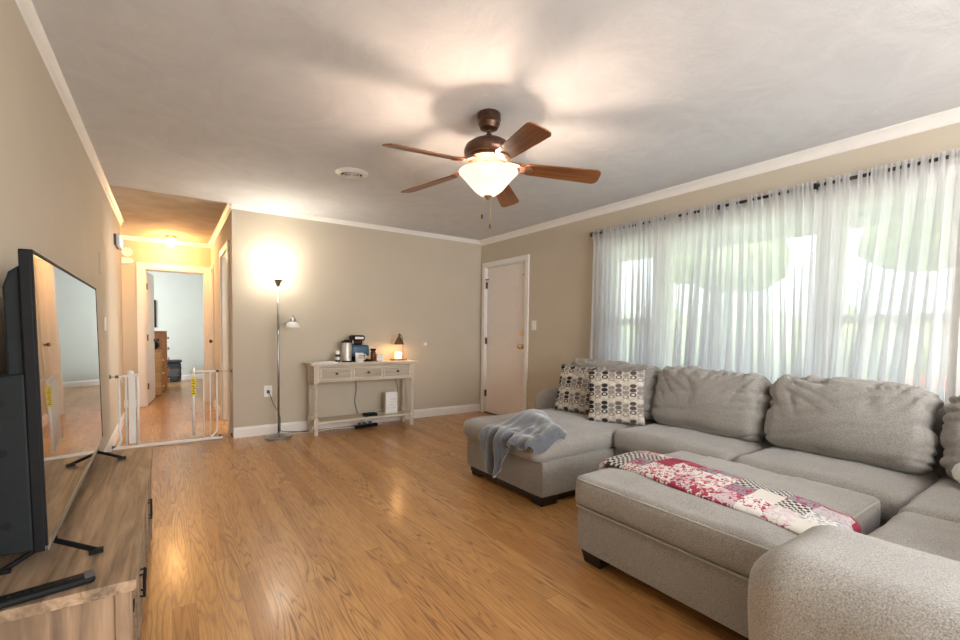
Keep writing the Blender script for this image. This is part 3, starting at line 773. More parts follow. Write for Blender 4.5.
# patterned pillows, leaning on the chaise back cushion
def pillow(loc, rot, label, size=.43):
    def wr(p, nn, u):
        ex = abs(u.x)**4; ez = abs(u.z)**4
        return Vector((-math.copysign(.020*(1-ez)*0+.022*(1-u.z*u.z)*ex, u.x), .0, -math.copysign(.022*(1-u.x*u.x)*ez, u.z))) + Vector((0, .006*noise.noise(p*9), 0))
    mb = MB()
    n_ = 26; 
    def face(sgn):
        def fn(a, b_):
            x = (a-.5)*size; z = (b_-.5)*size; ux, uz = 2*a-1, 2*b_-1
            th = .062*(max(0, (1-ux**2))*max(0, (1-uz**2)))**.42
            x -= math.copysign(.014*(1-uz*uz)*abs(ux)**3, ux); z -= math.copysign(.014*(1-ux*ux)*abs(uz)**3, uz)
            return Vector((x, sgn*th + .005*noise.noise(Vector((x*8, z*8, 1)))*(1 if th > .01 else 0), z))
        return fn
    mb.grid(face(1), n_, n_); mb.grid(face(-1), n_, n_)
    bmesh.ops.remove_doubles(mb.bm, verts=mb.bm.verts[:], dist=.0015)
    o_ = mb.build('throw_pillow', M['pillow'], smooth=True, loc=loc)
    o_.rotation_euler = rot
    tag(o_, label, 'pillow', 'patterned pillows on the chaise'); return o_
pillow((2.90, 2.68, .665), (math.radians(-17), 0, math.radians(-76)), 'black and cream oval-print pillow nearer the arm, partly behind the other')
pillow((2.83, 2.235, .665), (math.radians(-9), math.radians(-2), math.radians(-58)), 'black and cream oval-print pillow in front, nearer the sofa seat')
# fleece cushion at the right edge
o = MB().soft((0, 0, 0), (.30, .34, .12), .055, .03, (.01, .01, .03), wr_fn(12, .01)).build('fleece_cushion', M['fluffy'], smooth=True, loc=(3.03, .26, .545))
tag(o, 'white fleece cushion on the corner seat at the right edge', 'pillow')

# ------------------------------------------------------------------ curtains and rod
RZ = 2.165; RX = 3.60
rod = thing('curtain_rod', 'dark metal curtain rod with round finials above the front window', 'curtain rod', (RX, 1.9, RZ))
MB().tube([(0, -1.50, 0), (0, 1.27, 0)], .011, 10).build('rod', M['rodmetal'], rod, smooth=True)
for y in (-1.52, 1.29): MB().sphere((0, y, 0), .026).build('finial', M['bronze'], rod, smooth=True)
for y in (-1.42, -.66, -.01, 1.24):
    MB().box(-.005, .088, y-.008, y+.008, -.006, .006).box(.07, .0895, y-.015, y+.015, -.04, .04).box(-.016, .016, y-.008, y+.008, -.024, .014).build('bracket', M['rodmetal'], rod)
names = ['leftmost sheer white curtain panel, nearest the front door', 'second sheer white curtain panel from the door side, left of the centre bracket',
         'third sheer white curtain panel from the door side, right of the centre bracket', 'rightmost sheer white curtain panel, above the corner of the sofa']
edges = [3.17, 2.52, 1.87, 1.24, .56]
for i in range(4):
    y1, y0 = edges[i], edges[i+1]; w_ = y1-y0; sd = i*11.3; nf = [11, 10, 8, 8][i]
    def cf(u, v, y0=y0, w_=w_, sd=sd, nf=nf, i=i):
        z = lerp(RZ+.032, .07, v)
        dz = min(1, v*1.5)
        wide = .5+.5*noise.noise(Vector((sd, u*2.2, .4*v)))*1.6        # bunched and slack stretches
        ph = u*nf*2*PI + 3.0*noise.noise(Vector((u*2.6+sd, v*.5, 0))) + 1.2*dz*noise.noise(Vector((u*2.5, v*1.1, sd)))
        lump = .35+1.1*max(0, wide)
        amp = lerp(.006, .036, dz)*lump
        x = amp*math.sin(ph) + .007*math.sin(ph*2.3+sd)*dz
        e_top, e_bot = ((1.0, 1.05), (1.25, .95), (.85, 1.1), (1.0, .72))[i]
        us = lerp(u**e_top, u**e_bot, min(1, v*1.3))
        yy = y0 + w_*us + lerp(.004, .036, dz)*lump*math.sin(2*ph+.6) + .012*dz*math.sin(ph*.5+sd)
        yy = min(max(yy, y0-.015), y0+w_+.015)
        x += .003*noise.noise(Vector((u*70, sd, v*2)))
        if v < .05: x = (-.016 if noise.noise(Vector((u*30, sd, 2))) > -.12 else .016) + .003*math.sin(ph*3.7) + .002*noise.noise(Vector((u*90, sd, v*40)))
        return Vector((x, yy-(y0+w_/2), z-RZ))
    o = MB().grid(cf, 300, 36).build('sheer_curtain', M['sheer'], smooth=True, loc=(RX, y0+w_/2, RZ))
    tag(o, names[i], 'curtain', 'sheer curtain panels on the rod')

# ------------------------------------------------------------------ ceiling fan
fan = thing('ceiling_fan', 'five-blade bronze ceiling fan with walnut blades and lit glass bowl', 'ceiling fan', (1.57, 2.2, ZC))
z0 = ZC
def F(mb): 
    return mb
MB().lathe([(.030, -.095), (.052, -.088), (.066, -.060), (.064, -.048), (.070, -.040), (.070, -.006), (.066, 0)], (0, 0, 0), 28).build('canopy', M['bronze'], fan, smooth='auto')
MB().tube([(0, 0, -.09), (0, 0, -.145)], .012, 12).lathe([(.012, -.15), (.022, -.14), (.022, -.125), (.012, -.115)], (0, 0, 0), 16).build('downrod', M['bronze'], fan, smooth='auto')
MB().lathe([(.10, -.262), (.135, -.252), (.146, -.235), (.146, -.215), (.135, -.190), (.10, -.165), (.05, -.150), (.02, -.144)], (0, 0, 0), 36).build('motor_housing', M['bronze'], fan, smooth='auto')
M['bronze_light'] = plain('brushed_copper_bronze', (.36, .22, .155), .42, .85, vary=.1)
MB().lathe([(.060, -.335), (.075, -.330), (.078, -.300), (.100, -.285), (.125, -.272), (.120, -.258)], (0, 0, 0), 32).build('light_fitter', M['bronze_light'], fan, smooth='auto')
bowl = MB().lathe([(.016, -.482), (.050, -.472), (.085, -.445), (.120, -.405), (.150, -.370), (.168, -.352), (.176, -.344), (.176, -.340), (.164, -.348), (.116, -.400), (.080, -.438), (.048, -.464), (.002, -.472)], (0, 0, 0), 40, cap=False).build('glass_bowl', M['bowl'], fan, smooth=True)
MB().lathe([(.004, -.502), (.012, -.498), (.016, -.490), (.026, -.484), (.024, -.476), (.006, -.474)], (0, 0, 0), 16).build('finial', M['bronze_light'], fan, smooth='auto')
for (a, b_, ln) in ((-.022, .030, .105), (.004, -.018, .165)):
    ch = MB().tube([(a, b_, -.478), (a, b_, -.478-ln)], .0018, 6).build('pull_chain', M['brass'], fan)
    MB().lathe([(.002, -.03), (.0065, -.026), (.0065, -.006), (.002, 0)], (a, b_, -.478-ln), 10).build('fob', M['bronze'], ch, smooth='auto')
for k in range(5):
    a = 3.206 - k*2*PI/5 + .0
    Rz = Matrix.Rotation(a, 4, 'Z'); Rx = Matrix.Rotation(math.radians(-15), 4, 'X'); Ry = Matrix.Rotation(math.radians(4.5), 4, 'Y')
    mb = MB(); pr_ = []
    r0, r1, w0, w1 = .205, .668, .052, .068
    pr_ = [(r0, -w0*.7), (r0+.03, -w0), (r1-.03, -w1), (r1-.008, -w1+.012), (r1, -w1+.035), (r1, w1-.035), (r1-.008, w1-.012), (r1-.03, w1), (r0+.03, w0), (r0, w0*.7)]
    mb.prism([(x, y) for x, y in pr_], 'Z', -.004, .004)
    bl = mb.build('blade', M['blade'], fan, bevel=.002)
    bl.matrix_local = Matrix.Translation((0, 0, -.300)) @ Rz @ Ry @ Rx
    mb = MB()
    mb.tube(cat_curve([(.085, 0, .035), (.13, .01, .026), (.17, .02, .012), (.20, .022, .006)], 5), .008, 8)
    mb.tube(cat_curve([(.085, 0, .035), (.13, -.01, .026), (.17, -.02, .012), (.20, -.022, .006)], 5), .008, 8)
    mb.prism([(.185, -.034), (.25, -.040), (.285, 0), (.25, .040), (.185, .034)], 'Z', .0045, .0085)
    mb.tube([(.185, -.03, .004), (.168, 0, .004), (.185, .03, .004)], .007, 8)
    for q_ in ((.215, -.02), (.215, .02), (.255, 0)): mb.lathe([(.007, -.010), (.007, -.006), (.003, -.004)], (q_[0], q_[1], 0), 8)
    mb.prism([(.19, -.034), (.245, -.036), (.27, 0), (.245, .036), (.19, .034)], 'Z', -.0085, -.0045)
    mb.build('blade_iron', M['bronze_light'], bl, smooth='auto')

# ceiling vent
vt = thing('ceiling_vent', 'round white ceiling air register with concentric rings left of the fan', 'air vent', (1.25, 3.68, ZC))
mb = MB(); mb.lathe([(.084, -.010), (.090, -.022), (.114, -.010), (.130, -.004), (.130, 0), (.086, 0)], (0, 0, 0), 36, cap=False); mb.build('outer_ring', M['trim'], vt, smooth='auto')
for r_ in (.066, .042): MB().lathe([(r_-.010, -.012), (r_, -.026), (r_+.005, -.026), (r_-.004, -.010)], (0, 0, 0), 32, cap=False).build('inner_ring', M['trim'], vt, smooth='auto')
MB().lathe([(.002, -.026), (.018, -.024), (.018, -.016)], (0, 0, 0), 20).build('centre_disc', M['trim'], vt, smooth='auto')
MB().lathe([(.088, -.006), (.088, -.0005)], (0, 0, 0), 32).build('dark_throat', M['black'], vt)

# ------------------------------------------------------------------ TV stand, television, remote
SX0, SX1, SY0, SY1, SZ = -.452, -.076, 1.455, 3.035, .50
st = thing('tv_stand', 'rustic brown wooden TV stand with slatted barn doors against the left wall', 'tv stand', ((SX0+SX1)/2, (SY0+SY1)/2, 0))
O_ = Vector(((SX0+SX1)/2, (SY0+SY1)/2, 0))
def T(mb, name, mat='stand', par=None, **kw):
    for v in mb.bm.verts: v.co -= O_
    return mb.build(name, M[mat], par or st, **kw)
T(MB().box(SX0, SX1, SY0, SY1, SZ-.030, SZ), 'top_panel', bevel=.002)
T(MB().box(SX0+.005, SX1-.035, SY0+.012, SY0+.030, .06, SZ-.03), 'side_panel', 'stand_v')
T(MB().box(SX0+.005, SX1-.035, SY1-.030, SY1-.012, .06, SZ-.03), 'side_panel', 'stand_v')
T(MB().box(SX0+.005, SX1-.03, SY0+.03, SY1-.03, .06, .09), 'bottom_panel')
T(MB().box(SX0+.002, SX0+.01, SY0+.03, SY1-.03, .09, SZ-.03), 'back_panel', 'stand_v')
T(MB().box(SX0+.005, SX1-.04, 2.235, 2.255, .09, SZ-.03), 'divider', 'stand_v')
for y in (SY0+.005, SY1-.04):
    for x in (SX0+.005, SX1-.045): T(MB().box(x, x+.035, y, y+.035, 0, SZ-.03), 'leg', 'stand_v', bevel=.002)
dy = (SY1-SY0-.08)/4
for k in (0, 1, 2, 3):
    y0 = SY0+.04+k*dy+.004; y1 = y0+dy-.008
    mb = MB(); fr = .035
    x0, x1 = SX1-.030, SX1-.012
    mb.box(x0, x1, y0, y0+fr, .10, SZ-.045).box(x0, x1, y1-fr, y1, .10, SZ-.045).box(x0, x1, y0+fr, y1-fr, .10, .10+fr).box(x0, x1, y0+fr, y1-fr, SZ-.045-fr, SZ-.045)
    dr = T(mb, 'door', 'stand_v', bevel=.002)
    nsl = 9; hh = (SZ-.045-fr-.10-fr)/nsl
    mb = MB()
    for j in range(nsl):
        zc_ = .10+fr+hh*(j+.5)
        mb.box(x0+.002, x0+.008, y0+fr, y1-fr, zc_-hh*.46, zc_+hh*.46, rot=Matrix.Rotation(math.radians(24), 3, 'Y'))
    T(mb, 'louvre_slats', 'stand_v', dr)
    yk = (y1-.018) if k % 2 == 0 else (y0+.018)
    T(MB().tube([(x1, yk, .33), (x1+.012, yk, .335), (x1+.012, yk, .255), (x1, yk, .26)], .004), 'handle', 'black', dr)
    yh_ = (y0+.01) if k % 2 == 0 else (y1-.01)
    for z in (.15, .40): T(MB().box(x1, x1+.004, yh_-.012, yh_+.03, z-.008, z+.008), 'hinge', 'black', dr)

tv = thing('television', 'large black flat-screen television standing on the wooden TV stand', 'television', (-.284, 2.372, SZ), math.radians(.85))
# local: +x = screen side, y along width
W2, TZ0, TZ1 = .737, .055, .858
lean = Matrix.Rotation(math.radians(-1.2), 3, 'Y')
def TVp(mb, name, mat, par=None, **kw):
    for v in mb.bm.verts: v.co = lean @ v.co
    return mb.build(name, M[mat], par or tv, **kw)
TVp(MB().box(-.026, -.002, -W2, W2, TZ0, TZ1), 'panel', 'black', bevel=.003)
TVp(MB().box(-.0015, .0005, -W2+.010, W2-.010, TZ0+.018, TZ1-.010), 'screen', 'screen')
TVp(MB().box(-.003, .002, -W2, -W2+.007, TZ0, TZ1).box(-.003, .002, W2-.007, W2, TZ0, TZ1).box(-.003, .002, -W2+.007, W2-.007, TZ1-.007, TZ1), 'bezel', 'black', bevel=.001)
TVp(MB().box(-.004, .004, -W2, W2, TZ0, TZ0+.014), 'bottom_trim', 'metal', bevel=.001)
TVp(MB().prism([(-.026, .08), (-.062, .09), (-.062, .76), (-.050, .80), (-.026, .82)], 'Y', -W2+.02, W2-.02), 'rear_shell', 'tvback', bevel=.006)
TVp(MB().prism([(-.026, TZ0+.003), (-.118, TZ0+.010), (-.128, .10), (-.128, .50), (-.115, .525), (-.026, .535)], 'Y', -W2+.004, W2-.02), 'rear_housing', 'tvback', bevel=.006)
for z in (.14, .33, .46): TVp(MB().lathe([(.011, -.0015), (.011, .001), (.004, .0015)], (-.075, -W2+.004, z), 12, Matrix.Rotation(PI/2, 3, 'X')), 'screw_recess', 'black')
for y in (-.605, .53):
    mb = MB()
    mb.tube([(-.014, y, .062), (-.010, y, .034)], .013, 8)
    for sx_, ln in ((1, .105), (-1, .085)):
        mb.tube(cat_curve([(-.010, y, .036), (-.010+sx_*ln*.5, y-.045, .024), (-.010+sx_*ln, y-.085, .009)], 4), .0075, 8)
        mb.box(-.010+sx_*ln-.016, -.010+sx_*ln+.016, y-.096, y-.078, .001, .013)
    TVp(mb, 'foot', 'black', smooth='auto')
o = MB().tube(cat_curve([(-.41, 2.0, .60), (-.425, 1.75, .545), (-.42, 1.60, .52), (-.41, 1.50, .508), (-.40, 1.47, .506)], 8), .006).tube(cat_curve([(-.40, 1.9, .66), (-.41, 1.7, .60), (-.42, 1.55, .56), (-.435, 1.50, .50)], 8), .006)
for v in o.bm.verts: v.co -= Vector((-.42, 1.7, .5))
o = o.build('power_cable', M['black'], smooth=True, loc=(-.42, 1.7, .5)); tag(o, 'black cables hanging behind the television over the stand', 'cable')
rm = thing('remote_control', 'long black remote control lying on the near end of the TV stand', 'remote control', (-.262, 1.493, SZ), math.radians(11))
MB().soft((0, 0, .0105), (.20, .046, .019), .008, .01).build('remote_body', M['black'], rm, smooth=True)
MB().box(.078, .098, -.0215, .0215, .0185, .0205).build('end_cap', M['rubber'], rm, bevel=.001)
mb = MB(); mb.lathe([(.008, 0), (.008, .002), (.003, .0025)], (.045, 0, .020), 12)
for kx in (-.06, -.045, -.03, -.015, 0, .015): mb.box(kx, kx+.008, -.010, -.003, .0195, .0215).box(kx, kx+.008, .003, .010, .0195, .0215)
mb.build('buttons', M['tvback'], rm)

# ------------------------------------------------------------------ pet gate across the hall
gt = thing('safety_gate', 'white metal walk-through safety gate standing open across the hall entrance', 'gate', (0, 5.35, 0))
GH = .71
MB().box(-.435, .455, -.014, .014, .008, .032).build('threshold_bar', M['white'], gt, bevel=.004)
MB().tube(cat_curve([(-.400, 0, .030), (-.375, 0, .10), (-.385, 0, .20), (-.385, 0, .5), (-.385, 0, .66), (-.36, 0, .69), (-.32, 0, .69)], 6), .010).build('side_tube', M['white'], gt, smooth=True)
MB().tube([(-.335, 0, .03), (-.335, 0, .70)], .009).tube([(-.335, 0, .685), (-.27, 0, .685)], .009).build('side_tube', M['white'], gt, smooth=True)
MB().box(-.318, -.262, -.016, .016, .05, .695).build('latch_post', M['white'], gt, bevel=.008)
MB().tube([(-.245, 0, .03), (-.245, 0, .70)], .011).build('side_tube', M['white'], gt, smooth=True)
lk = MB().box(-.325, -.235, -.022, .022, .690, .715).build('latch_housing', M['white'], gt, bevel=.006)
MB().lathe([(.022, 0), (.026, .010), (.022, .026), (.008, .030)], (-.30, 0, .714), 16).build('latch_button', M['white'], lk, smooth='auto')
# right fixed section
MB().tube([(.215, 0, GH), (.415, 0, GH)], .010).build('top_rail', M['white'], gt, smooth=True)
for x in (.288, .345): MB().tube([(x, 0, .03), (x, 0, GH)], .007).build('bar', M['white'], gt, smooth=True)
MB().tube(cat_curve([(.405, 0, GH), (.405, 0, .5), (.405, 0, .16), (.398, 0, .09), (.372, 0, .06), (.35, 0, .035)], 6), .009).build('side_tube', M['white'], gt, smooth=True)
# open leaf swung into the hall
lf = bpy.data.objects.new('gate_leaf', None)
mb = MB(); mb.tube([(.202, .02, .07), (.202, .02, .70)], .013).tube([(.226, .60, .07), (.226, .60, .70)], .012).tube([(.202, .02, .70), (.226, .60, .70)], .010).tube([(.202, .02, .07), (.226, .60, .07)], .010)
for k in range(1, 8): mb.tube([(lerp(.202, .226, k/8), lerp(.02, .60, k/8), .07), (lerp(.202, .226, k/8), lerp(.02, .60, k/8), .70)], .006)
lf = mb.build('gate_leaf', M['white'], gt, smooth=True)
lb = MB().box(.184, .222, -.002, .004, .47, .655).build('caution_label', M['yellow'], lf)
lb['label'] = 'yellow caution sticker with dark lettering'
mb = MB()
for k in range(9): mb.box(.190+.006*(k % 2), .215-.005*(k % 3), -.0035, -.002, .49+k*.017, .497+k*.017)
mb.build('label_print', M['black'], lf)
for x0, x1, z in ((-.452, -.40, .69), (-.452, -.43, .03), (.41, .542, GH), (.43, .542, .035)):
    s_ = -1 if x0 < 0 else 1
    w_ = x0 if s_ < 0 else x1
    rd = MB().tube([(x0, 0, z), (x1, 0, z)], .0045).build('tension_rod', M['metal'], gt, smooth=True)
    MB().lathe([(.020, 0), (.020, .008), (.008, .012)], (w_, 0, z), 14, Matrix.Rotation(-s_*PI/2, 3, 'Y')).build('wall_cup', M['rubber'], rd, smooth='auto')
    xx = (x1 if s_ < 0 else x0)
    MB().tube([(xx-.012, 0, z), (xx+.012, 0, z)], .014, 10).build('adjusting_nut', M['rubber'], rd, smooth='auto')

# ------------------------------------------------------------------ hall and bedroom things
hl = thing('hall_ceiling_light', 'small brass flush ceiling light with glowing globe in the hall', 'ceiling light', (.04, 7.75, ZC))
MB().lathe([(.052, -.030), (.062, -.022), (.078, -.010), (.080, 0)], (0, 0, 0), 24).build('brass_base', M['brass'], hl, smooth='auto')
MB().lathe([(.004, -.150), (.035, -.142), (.056, -.118), (.060, -.085), (.052, -.050), (.044, -.030)], (0, 0, 0), 24, cap=False).build('globe', M['hallglobe'], hl, smooth=True)
chm = thing('door_chime', 'cream two-piece door chime on the hall end wall beside the left wall', 'door chime', (-.47, YH, 2.15))
MB().lathe([(.062, 0), (.062, .028), (.055, .036), (.01, .038)], (0, 0, .06), 28, Matrix.Rotation(PI/2, 3, 'X')).build('upper_cover', M['trim'], chm, smooth='auto')
MB().box(-.06, .03, -.034, 0, -.105, -.020).lathe([(.042, 0), (.042, .037)], (.03, 0, -.062), 20, Matrix.Rotation(PI/2, 3, 'X')).build('lower_cover', M['trim'], chm, smooth='auto', bevel=.004)
th = thing('thermostat', 'small white and grey box high on the left wall near the hall', 'thermostat', (XL, 6.28, 2.075))
MB().box(0, .018, -.20, .20, -.055, .055).build('backplate', M['rubber'], th, bevel=.003)
MB().box(.018, .050, -.17, .20, -.060, .060).build('cover', M['white'], th, bevel=.006)
o = MB().box(0, .008, -.035, .035, -.09, .09).build('wall_plate', M['wall'], bevel=.003, loc=(XL, 4.85, 1.68)); tag(o, 'beige-painted blank plate on the left wall below the thermostat', 'wall plate')
sw = thing('light_switch', 'faint white light switch on the left wall near the hall', 'light switch', (XL, 5.15, 1.18))
MB().box(0, .006, -.04, .04, -.058, .058).build('switch_plate', M['white'], sw, bevel=.002)
MB().box(.006, .014, -.005, .005, -.012, .012).build('toggle', M['white'], sw)

ds = thing('chest_of_drawers', 'tall orange pine chest of drawers seen through the bedroom doorway', 'chest of drawers', (-.28, 10.1, 0))
MB().box(-.24, .24, -.42, .42, .06, 1.06).build('body', M['pine'], ds, bevel=.004)
MB().box(-.25, .258, -.44, .44, 1.06, 1.085).build('top', M['pine'], ds, bevel=.006)
MB().box(-.22, .22, -.40, .40, 0, .06).build('plinth', M['pine'], ds)
for k in range(5):
    z = .09+k*.195
    dr = MB().box(.24, .255, -.39, .39, z, z+.175).build('drawer', M['pine'], ds, bevel=.004)
    for y in (-.25, .25): MB().lathe([(.008, 0), (.008, .014), (.018, .022), (.016, .032), (.004, .035)], (.255, y, z+.09), 12, Matrix.Rotation(PI/2, 3, 'Y')).build('knob', M['brass'], dr, smooth='auto')
ns = thing('nightstand', 'low yellow oak nightstand in front of the pine chest in the bedroom', 'nightstand', (-.295, 9.28, 0))
MB().box(-.19, .19, -.20, .20, .04, .74).build('body', M['oakdrawer'], ns, bevel=.004)
MB().box(-.20, .205, -.21, .21, .74, .765).build('top', M['oakdrawer'], ns, bevel=.005)
for k in range(3):
    z = .07+k*.22
    dr = MB().box(.19, .203, -.18, .18, z, z+.175).build('drawer', M['oakdrawer'], ns, bevel=.004)
    MB().lathe([(.008, 0), (.008, .012), (.015, .02), (.004, .026)], (.203, 0, z+.09), 12, Matrix.Rotation(PI/2, 3, 'Y')).build('knob', M['white'], dr, smooth='auto')
o = MB().soft((0, 0, .06), (.24, .26, .12), .04, .03, (.01, .01, .02), wr_fn(21, .015)).build('cloth_bundle', M['black'], smooth=True, loc=(-.27, 9.28, .795)); tag(o, 'dark bundle lying on top of the yellow oak nightstand', 'cloth')
sc_ = thing('storage_bin', 'black shiny storage bin on the bedroom floor beside the pine chest', 'storage bin', (.06, 11.35, 0))
MB().soft((0, 0, .22), (.30, .30, .40), .03, .05, (.0, 0, .0), wr_fn(30, .012, (9, 9, 9))).build('bin_body', M['carglass'], sc_, smooth=True)
MB().soft((0, 0, .45), (.33, .33, .06), .02, .05).build('lid', M['carglass'], sc_, smooth=True)
MB().box(-.12, .12, -.156, -.148, .15, .30).build('front_pocket', M['rubber'], sc_, bevel=.003)
o = MB().box(-.26, .26, -.025, 0, -.29, .29).build('wall_screen', M['black'], bevel=.005, loc=(-.475, 11.848, 1.44)); tag(o, 'thin dark wall panel just peeking past the bedroom door leaf', 'wall panel')

# ------------------------------------------------------------------ floor lamp
lp = thing('floor_lamp', 'grey torchiere floor lamp with lit glass bowl and side reading arm', 'floor lamp', (.95, 5.10, 0))
MB().lathe([(.135, 0), (.137, .012), (.130, .022), (.05, .034), (.018, .040), (.012, .055)], (0, 0, 0), 32).build('base', M['metal'], lp, smooth='auto')
MB().tube([(0, 0, .04), (0, 0, 1.62)], .0115, 12).build('pole', M['metal'], lp, smooth=True)
MB().lathe([(.012, 1.60), (.020, 1.615), (.034, 1.645), (.050, 1.672), (.046, 1.675)], (0, 0, 0), 24).build('cup', M['metal'], lp, smooth='auto')
MB().lathe([(.046, 1.673), (.085, 1.700), (.112, 1.745), (.124, 1.800), (.121, 1.800), (.108, 1.748), (.082, 1.706), (.03, 1.685)], (0, 0, 0), 32, cap=False).build('glass_bowl', M['torch'], lp, smooth=True)
ar = MB().tube(cat_curve([(.0, 0, 1.115), (.012, -.004, 1.16), (.045, -.012, 1.215), (.09, -.025, 1.255), (.125, -.035, 1.262)], 6), .0065).lathe([(.017, 1.10), (.017, 1.135)], (0, 0, 0), 14).build('reading_arm', M['metal'], lp, smooth='auto')
MB().lathe([(.026, 1.225), (.030, 1.240), (.028, 1.268), (.012, 1.280), (.006, 1.300)], (.135, -.038, 0), 18).build('socket', M['metal'], ar, smooth='auto')
MB().lathe([(.074, 1.172), (.070, 1.195), (.055, 1.218), (.030, 1.232), (.024, 1.232), (.05, 1.212), (.066, 1.190), (.071, 1.172)], (.135, -.038, 0), 24, cap=False).build('reading_shade', M['opal'], ar, smooth=True)
co_ = cat_curve([(-.065, .212, .47), (-.058, .17, .45), (-.035, .10, .36), (-.012, .035, .30), (.014, .0, .22), (.016, -.004, .12), (.02, .03, .07), (.035, .12, .05), (.10, .18, .02), (.25, .16, .006), (.32, .14, .006)], 8)
MB().tube(co_, .004, 6).build('power_cord', M['rubber'], lp, smooth=True)
ou = thing('wall_outlet', 'white wall outlet with a dark plug beside the floor lamp', 'outlet', (.885, YB, .475))
MB().box(-.040, .040, -.006, 0, -.060, .060).build('outlet_plate', M['white'], ou, bevel=.002)
MB().box(-.014, .014, -.030, -.006, -.022, .012).build('plug', M['rubber'], ou, bevel=.003)
MB().box(-.013, .013, -.008, -.006, .022, .046).build('socket_face', M['ceramic'], ou, bevel=.002)
o = MB().lathe([(.024, 0), (.024, .008), (.016, .016), (.004, .018)], (0, 0, 0), 18, Matrix.Rotation(PI/2, 3, 'X')).build('wall_bumper', M['white'], smooth='auto', loc=(2.80, YB, .975)); tag(o, 'small round white bumper on the back wall right of the console', 'wall bumper')
s2 = thing('light_switch', 'white light switch on the window wall beside the front door', 'light switch', (XR, 4.165, 1.235))
MB().box(-.006, 0, -.040, .040, -.058, .058).build('switch_plate', M['white'], s2, bevel=.002)
MB().box(-.014, -.006, -.005, .005, -.012, .012).build('toggle', M['white'], s2)

# ------------------------------------------------------------------ console table
TX0, TX1, TY0, TY1, TT = 1.24, 2.50, 4.92, 5.25, .785
ct = thing('console_table', 'whitewashed console table with three louvred drawers against the back wall', 'console table', ((TX0+TX1)/2, (TY0+TY1)/2, 0))
hx2, hy2 = (TX1-TX0)/2, (TY1-TY0)/2
MB().box(-hx2, hx2, -hy2, hy2, TT-.022, TT).build('top', M['whitewash'], ct, bevel=.005)
ax, ay = hx2-.035, hy2-.025
AZ = TT-.205; iw = 2*(ax-.055)/3
MB().box(-ax+.05, ax-.05, -ay+.004, -ay+.012, AZ, AZ+.018).box(-ax+.05, ax-.05, -ay+.004, -ay+.016, TT-.040, TT-.022).box(-ax+.048, -ax+.060, -ay+.002, -ay+.03, AZ, TT-.022).box(ax-.060, ax-.048, -ay+.002, -ay+.03, AZ, TT-.022).box(-ax+.055+iw-.006, -ax+.055+iw+.006, -ay+.002, -ay+.03, AZ, TT-.022).box(-ax+.055+2*iw-.006, -ax+.055+2*iw+.006, -ay+.002, -ay+.03, AZ, TT-.022).box(-ax+.05, ax-.05, ay-.02, ay-.005, AZ, TT-.022).box(-ax+.005, -ax+.02, -ay+.05, ay-.05, AZ, TT-.022).box(ax-.02, ax-.005, -ay+.05, ay-.05, AZ, TT-.022).build('apron', M['whitewash'], ct)
for sx_ in (-1, 1):
    for sy_ in (-1, 1):
        cx, cy_ = sx_*(ax-.026), sy_*(ay-.026)
        mb = MB(); mb.box(cx-.026, cx+.026, cy_-.026, cy_+.026, AZ-.01, TT-.022).box(cx-.026, cx+.026, cy_-.026, cy_+.026, .105, .175)
        mb.lathe([(.018, 0), (.023, .012), (.024, .03), (.017, .05), (.020, .07), (.025, .09), (.024, .105)], (cx, cy_, 0), 16)
        mb.lathe([(.024, .175), (.026, .185), (.018, .200), (.024, .215), (.017, .235), (.020, .27), (.024, .36), (.022, .45), (.017, .50), (.024, .515), (.018, .53), (.025, .55), (.024, AZ-.01)], (cx, cy_, 0), 16)
        mb.build('leg', M['whitewash_z'], ct, smooth='auto', bevel=0)
MB().box(-ax+.01, ax-.01, -ay+.012, ay-.012, .125, .148).build('lower_shelf', M['whitewash'], ct, bevel=.003)
iw = 2*(ax-.055)/3
for k in range(3):
    x0 = -ax+.055+k*iw+.006; x1 = x0+iw-.012; zl, zh = AZ+.022, TT-.044
    mb = MB(); fr = .020; y0 = -ay-.012; y1 = -ay+.006
    mb.box(x0, x1, y0, y1, zl, zl+fr).box(x0, x1, y0, y1, zh-fr, zh).box(x0, x0+fr, y0, y1, zl+fr, zh-fr).box(x1-fr, x1, y0, y1, zl+fr, zh-fr).box(x0+.01, x1-.01, y1+.012, y1+.22, zl+.01, zh-.02)
    dr = mb.build('drawer', M['whitewash'], ct, bevel=.002)
    mb = MB(); n_ = 5; hh = (zh-zl-2*fr)/n_
    for j in range(n_):
        zc_ = zl+fr+hh*(j+.5); mb.box(x0+fr, x1-fr, y0+.003, y0+.007, zc_-hh*.42, zc_+hh*.42, rot=Matrix.Rotation(math.radians(-48), 3, 'X'))
    mb.build('louvres', M['whitewash'], dr)
    MB().lathe([(.006, 0), (.006, .012), (.015, .018), (.014, .028), (.003, .031)], ((x0+x1)/2, y0+.004, (zl+zh)/2), 14, Matrix.Rotation(PI/2, 3, 'X')).build('knob', M['bronze'], dr, smooth='auto')

# things on the console table
o = MB().box(-.13, .13, -.09, .09, 0, .004).box(-.10, .14, -.075, .10, .0042, .008, rot=Matrix.Rotation(.2, 3, 'Z')).box(-.08, .10, -.06, .08, .0083, .012, rot=Matrix.Rotation(-.25, 3, 'Z')).build('mail_stack', M['paper'], loc=(1.40, 5.05, TT)); tag(o, 'loose stack of papers on the left end of the console table', 'papers')
bt = thing('bottle', 'small dark spice bottle with light cap left of the steel canister', 'bottle', (1.58, 5.12, TT))
MB().lathe([(.026, 0), (.028, .01), (.028, .075), (.022, .088)], (0, 0, 0), 18).build('bottle_body', M['carglass'], bt, smooth='auto')
MB().lathe([(.020, .088), (.020, .118), (.015, .124)], (0, 0, 0), 16).build('cap', M['ceramic'], bt, smooth='auto')
MB().lathe([(.0288, .025), (.0288, .06)], (0, 0, 0), 18, cap=False).build('paper_band', M['steel'], bt, smooth=True)
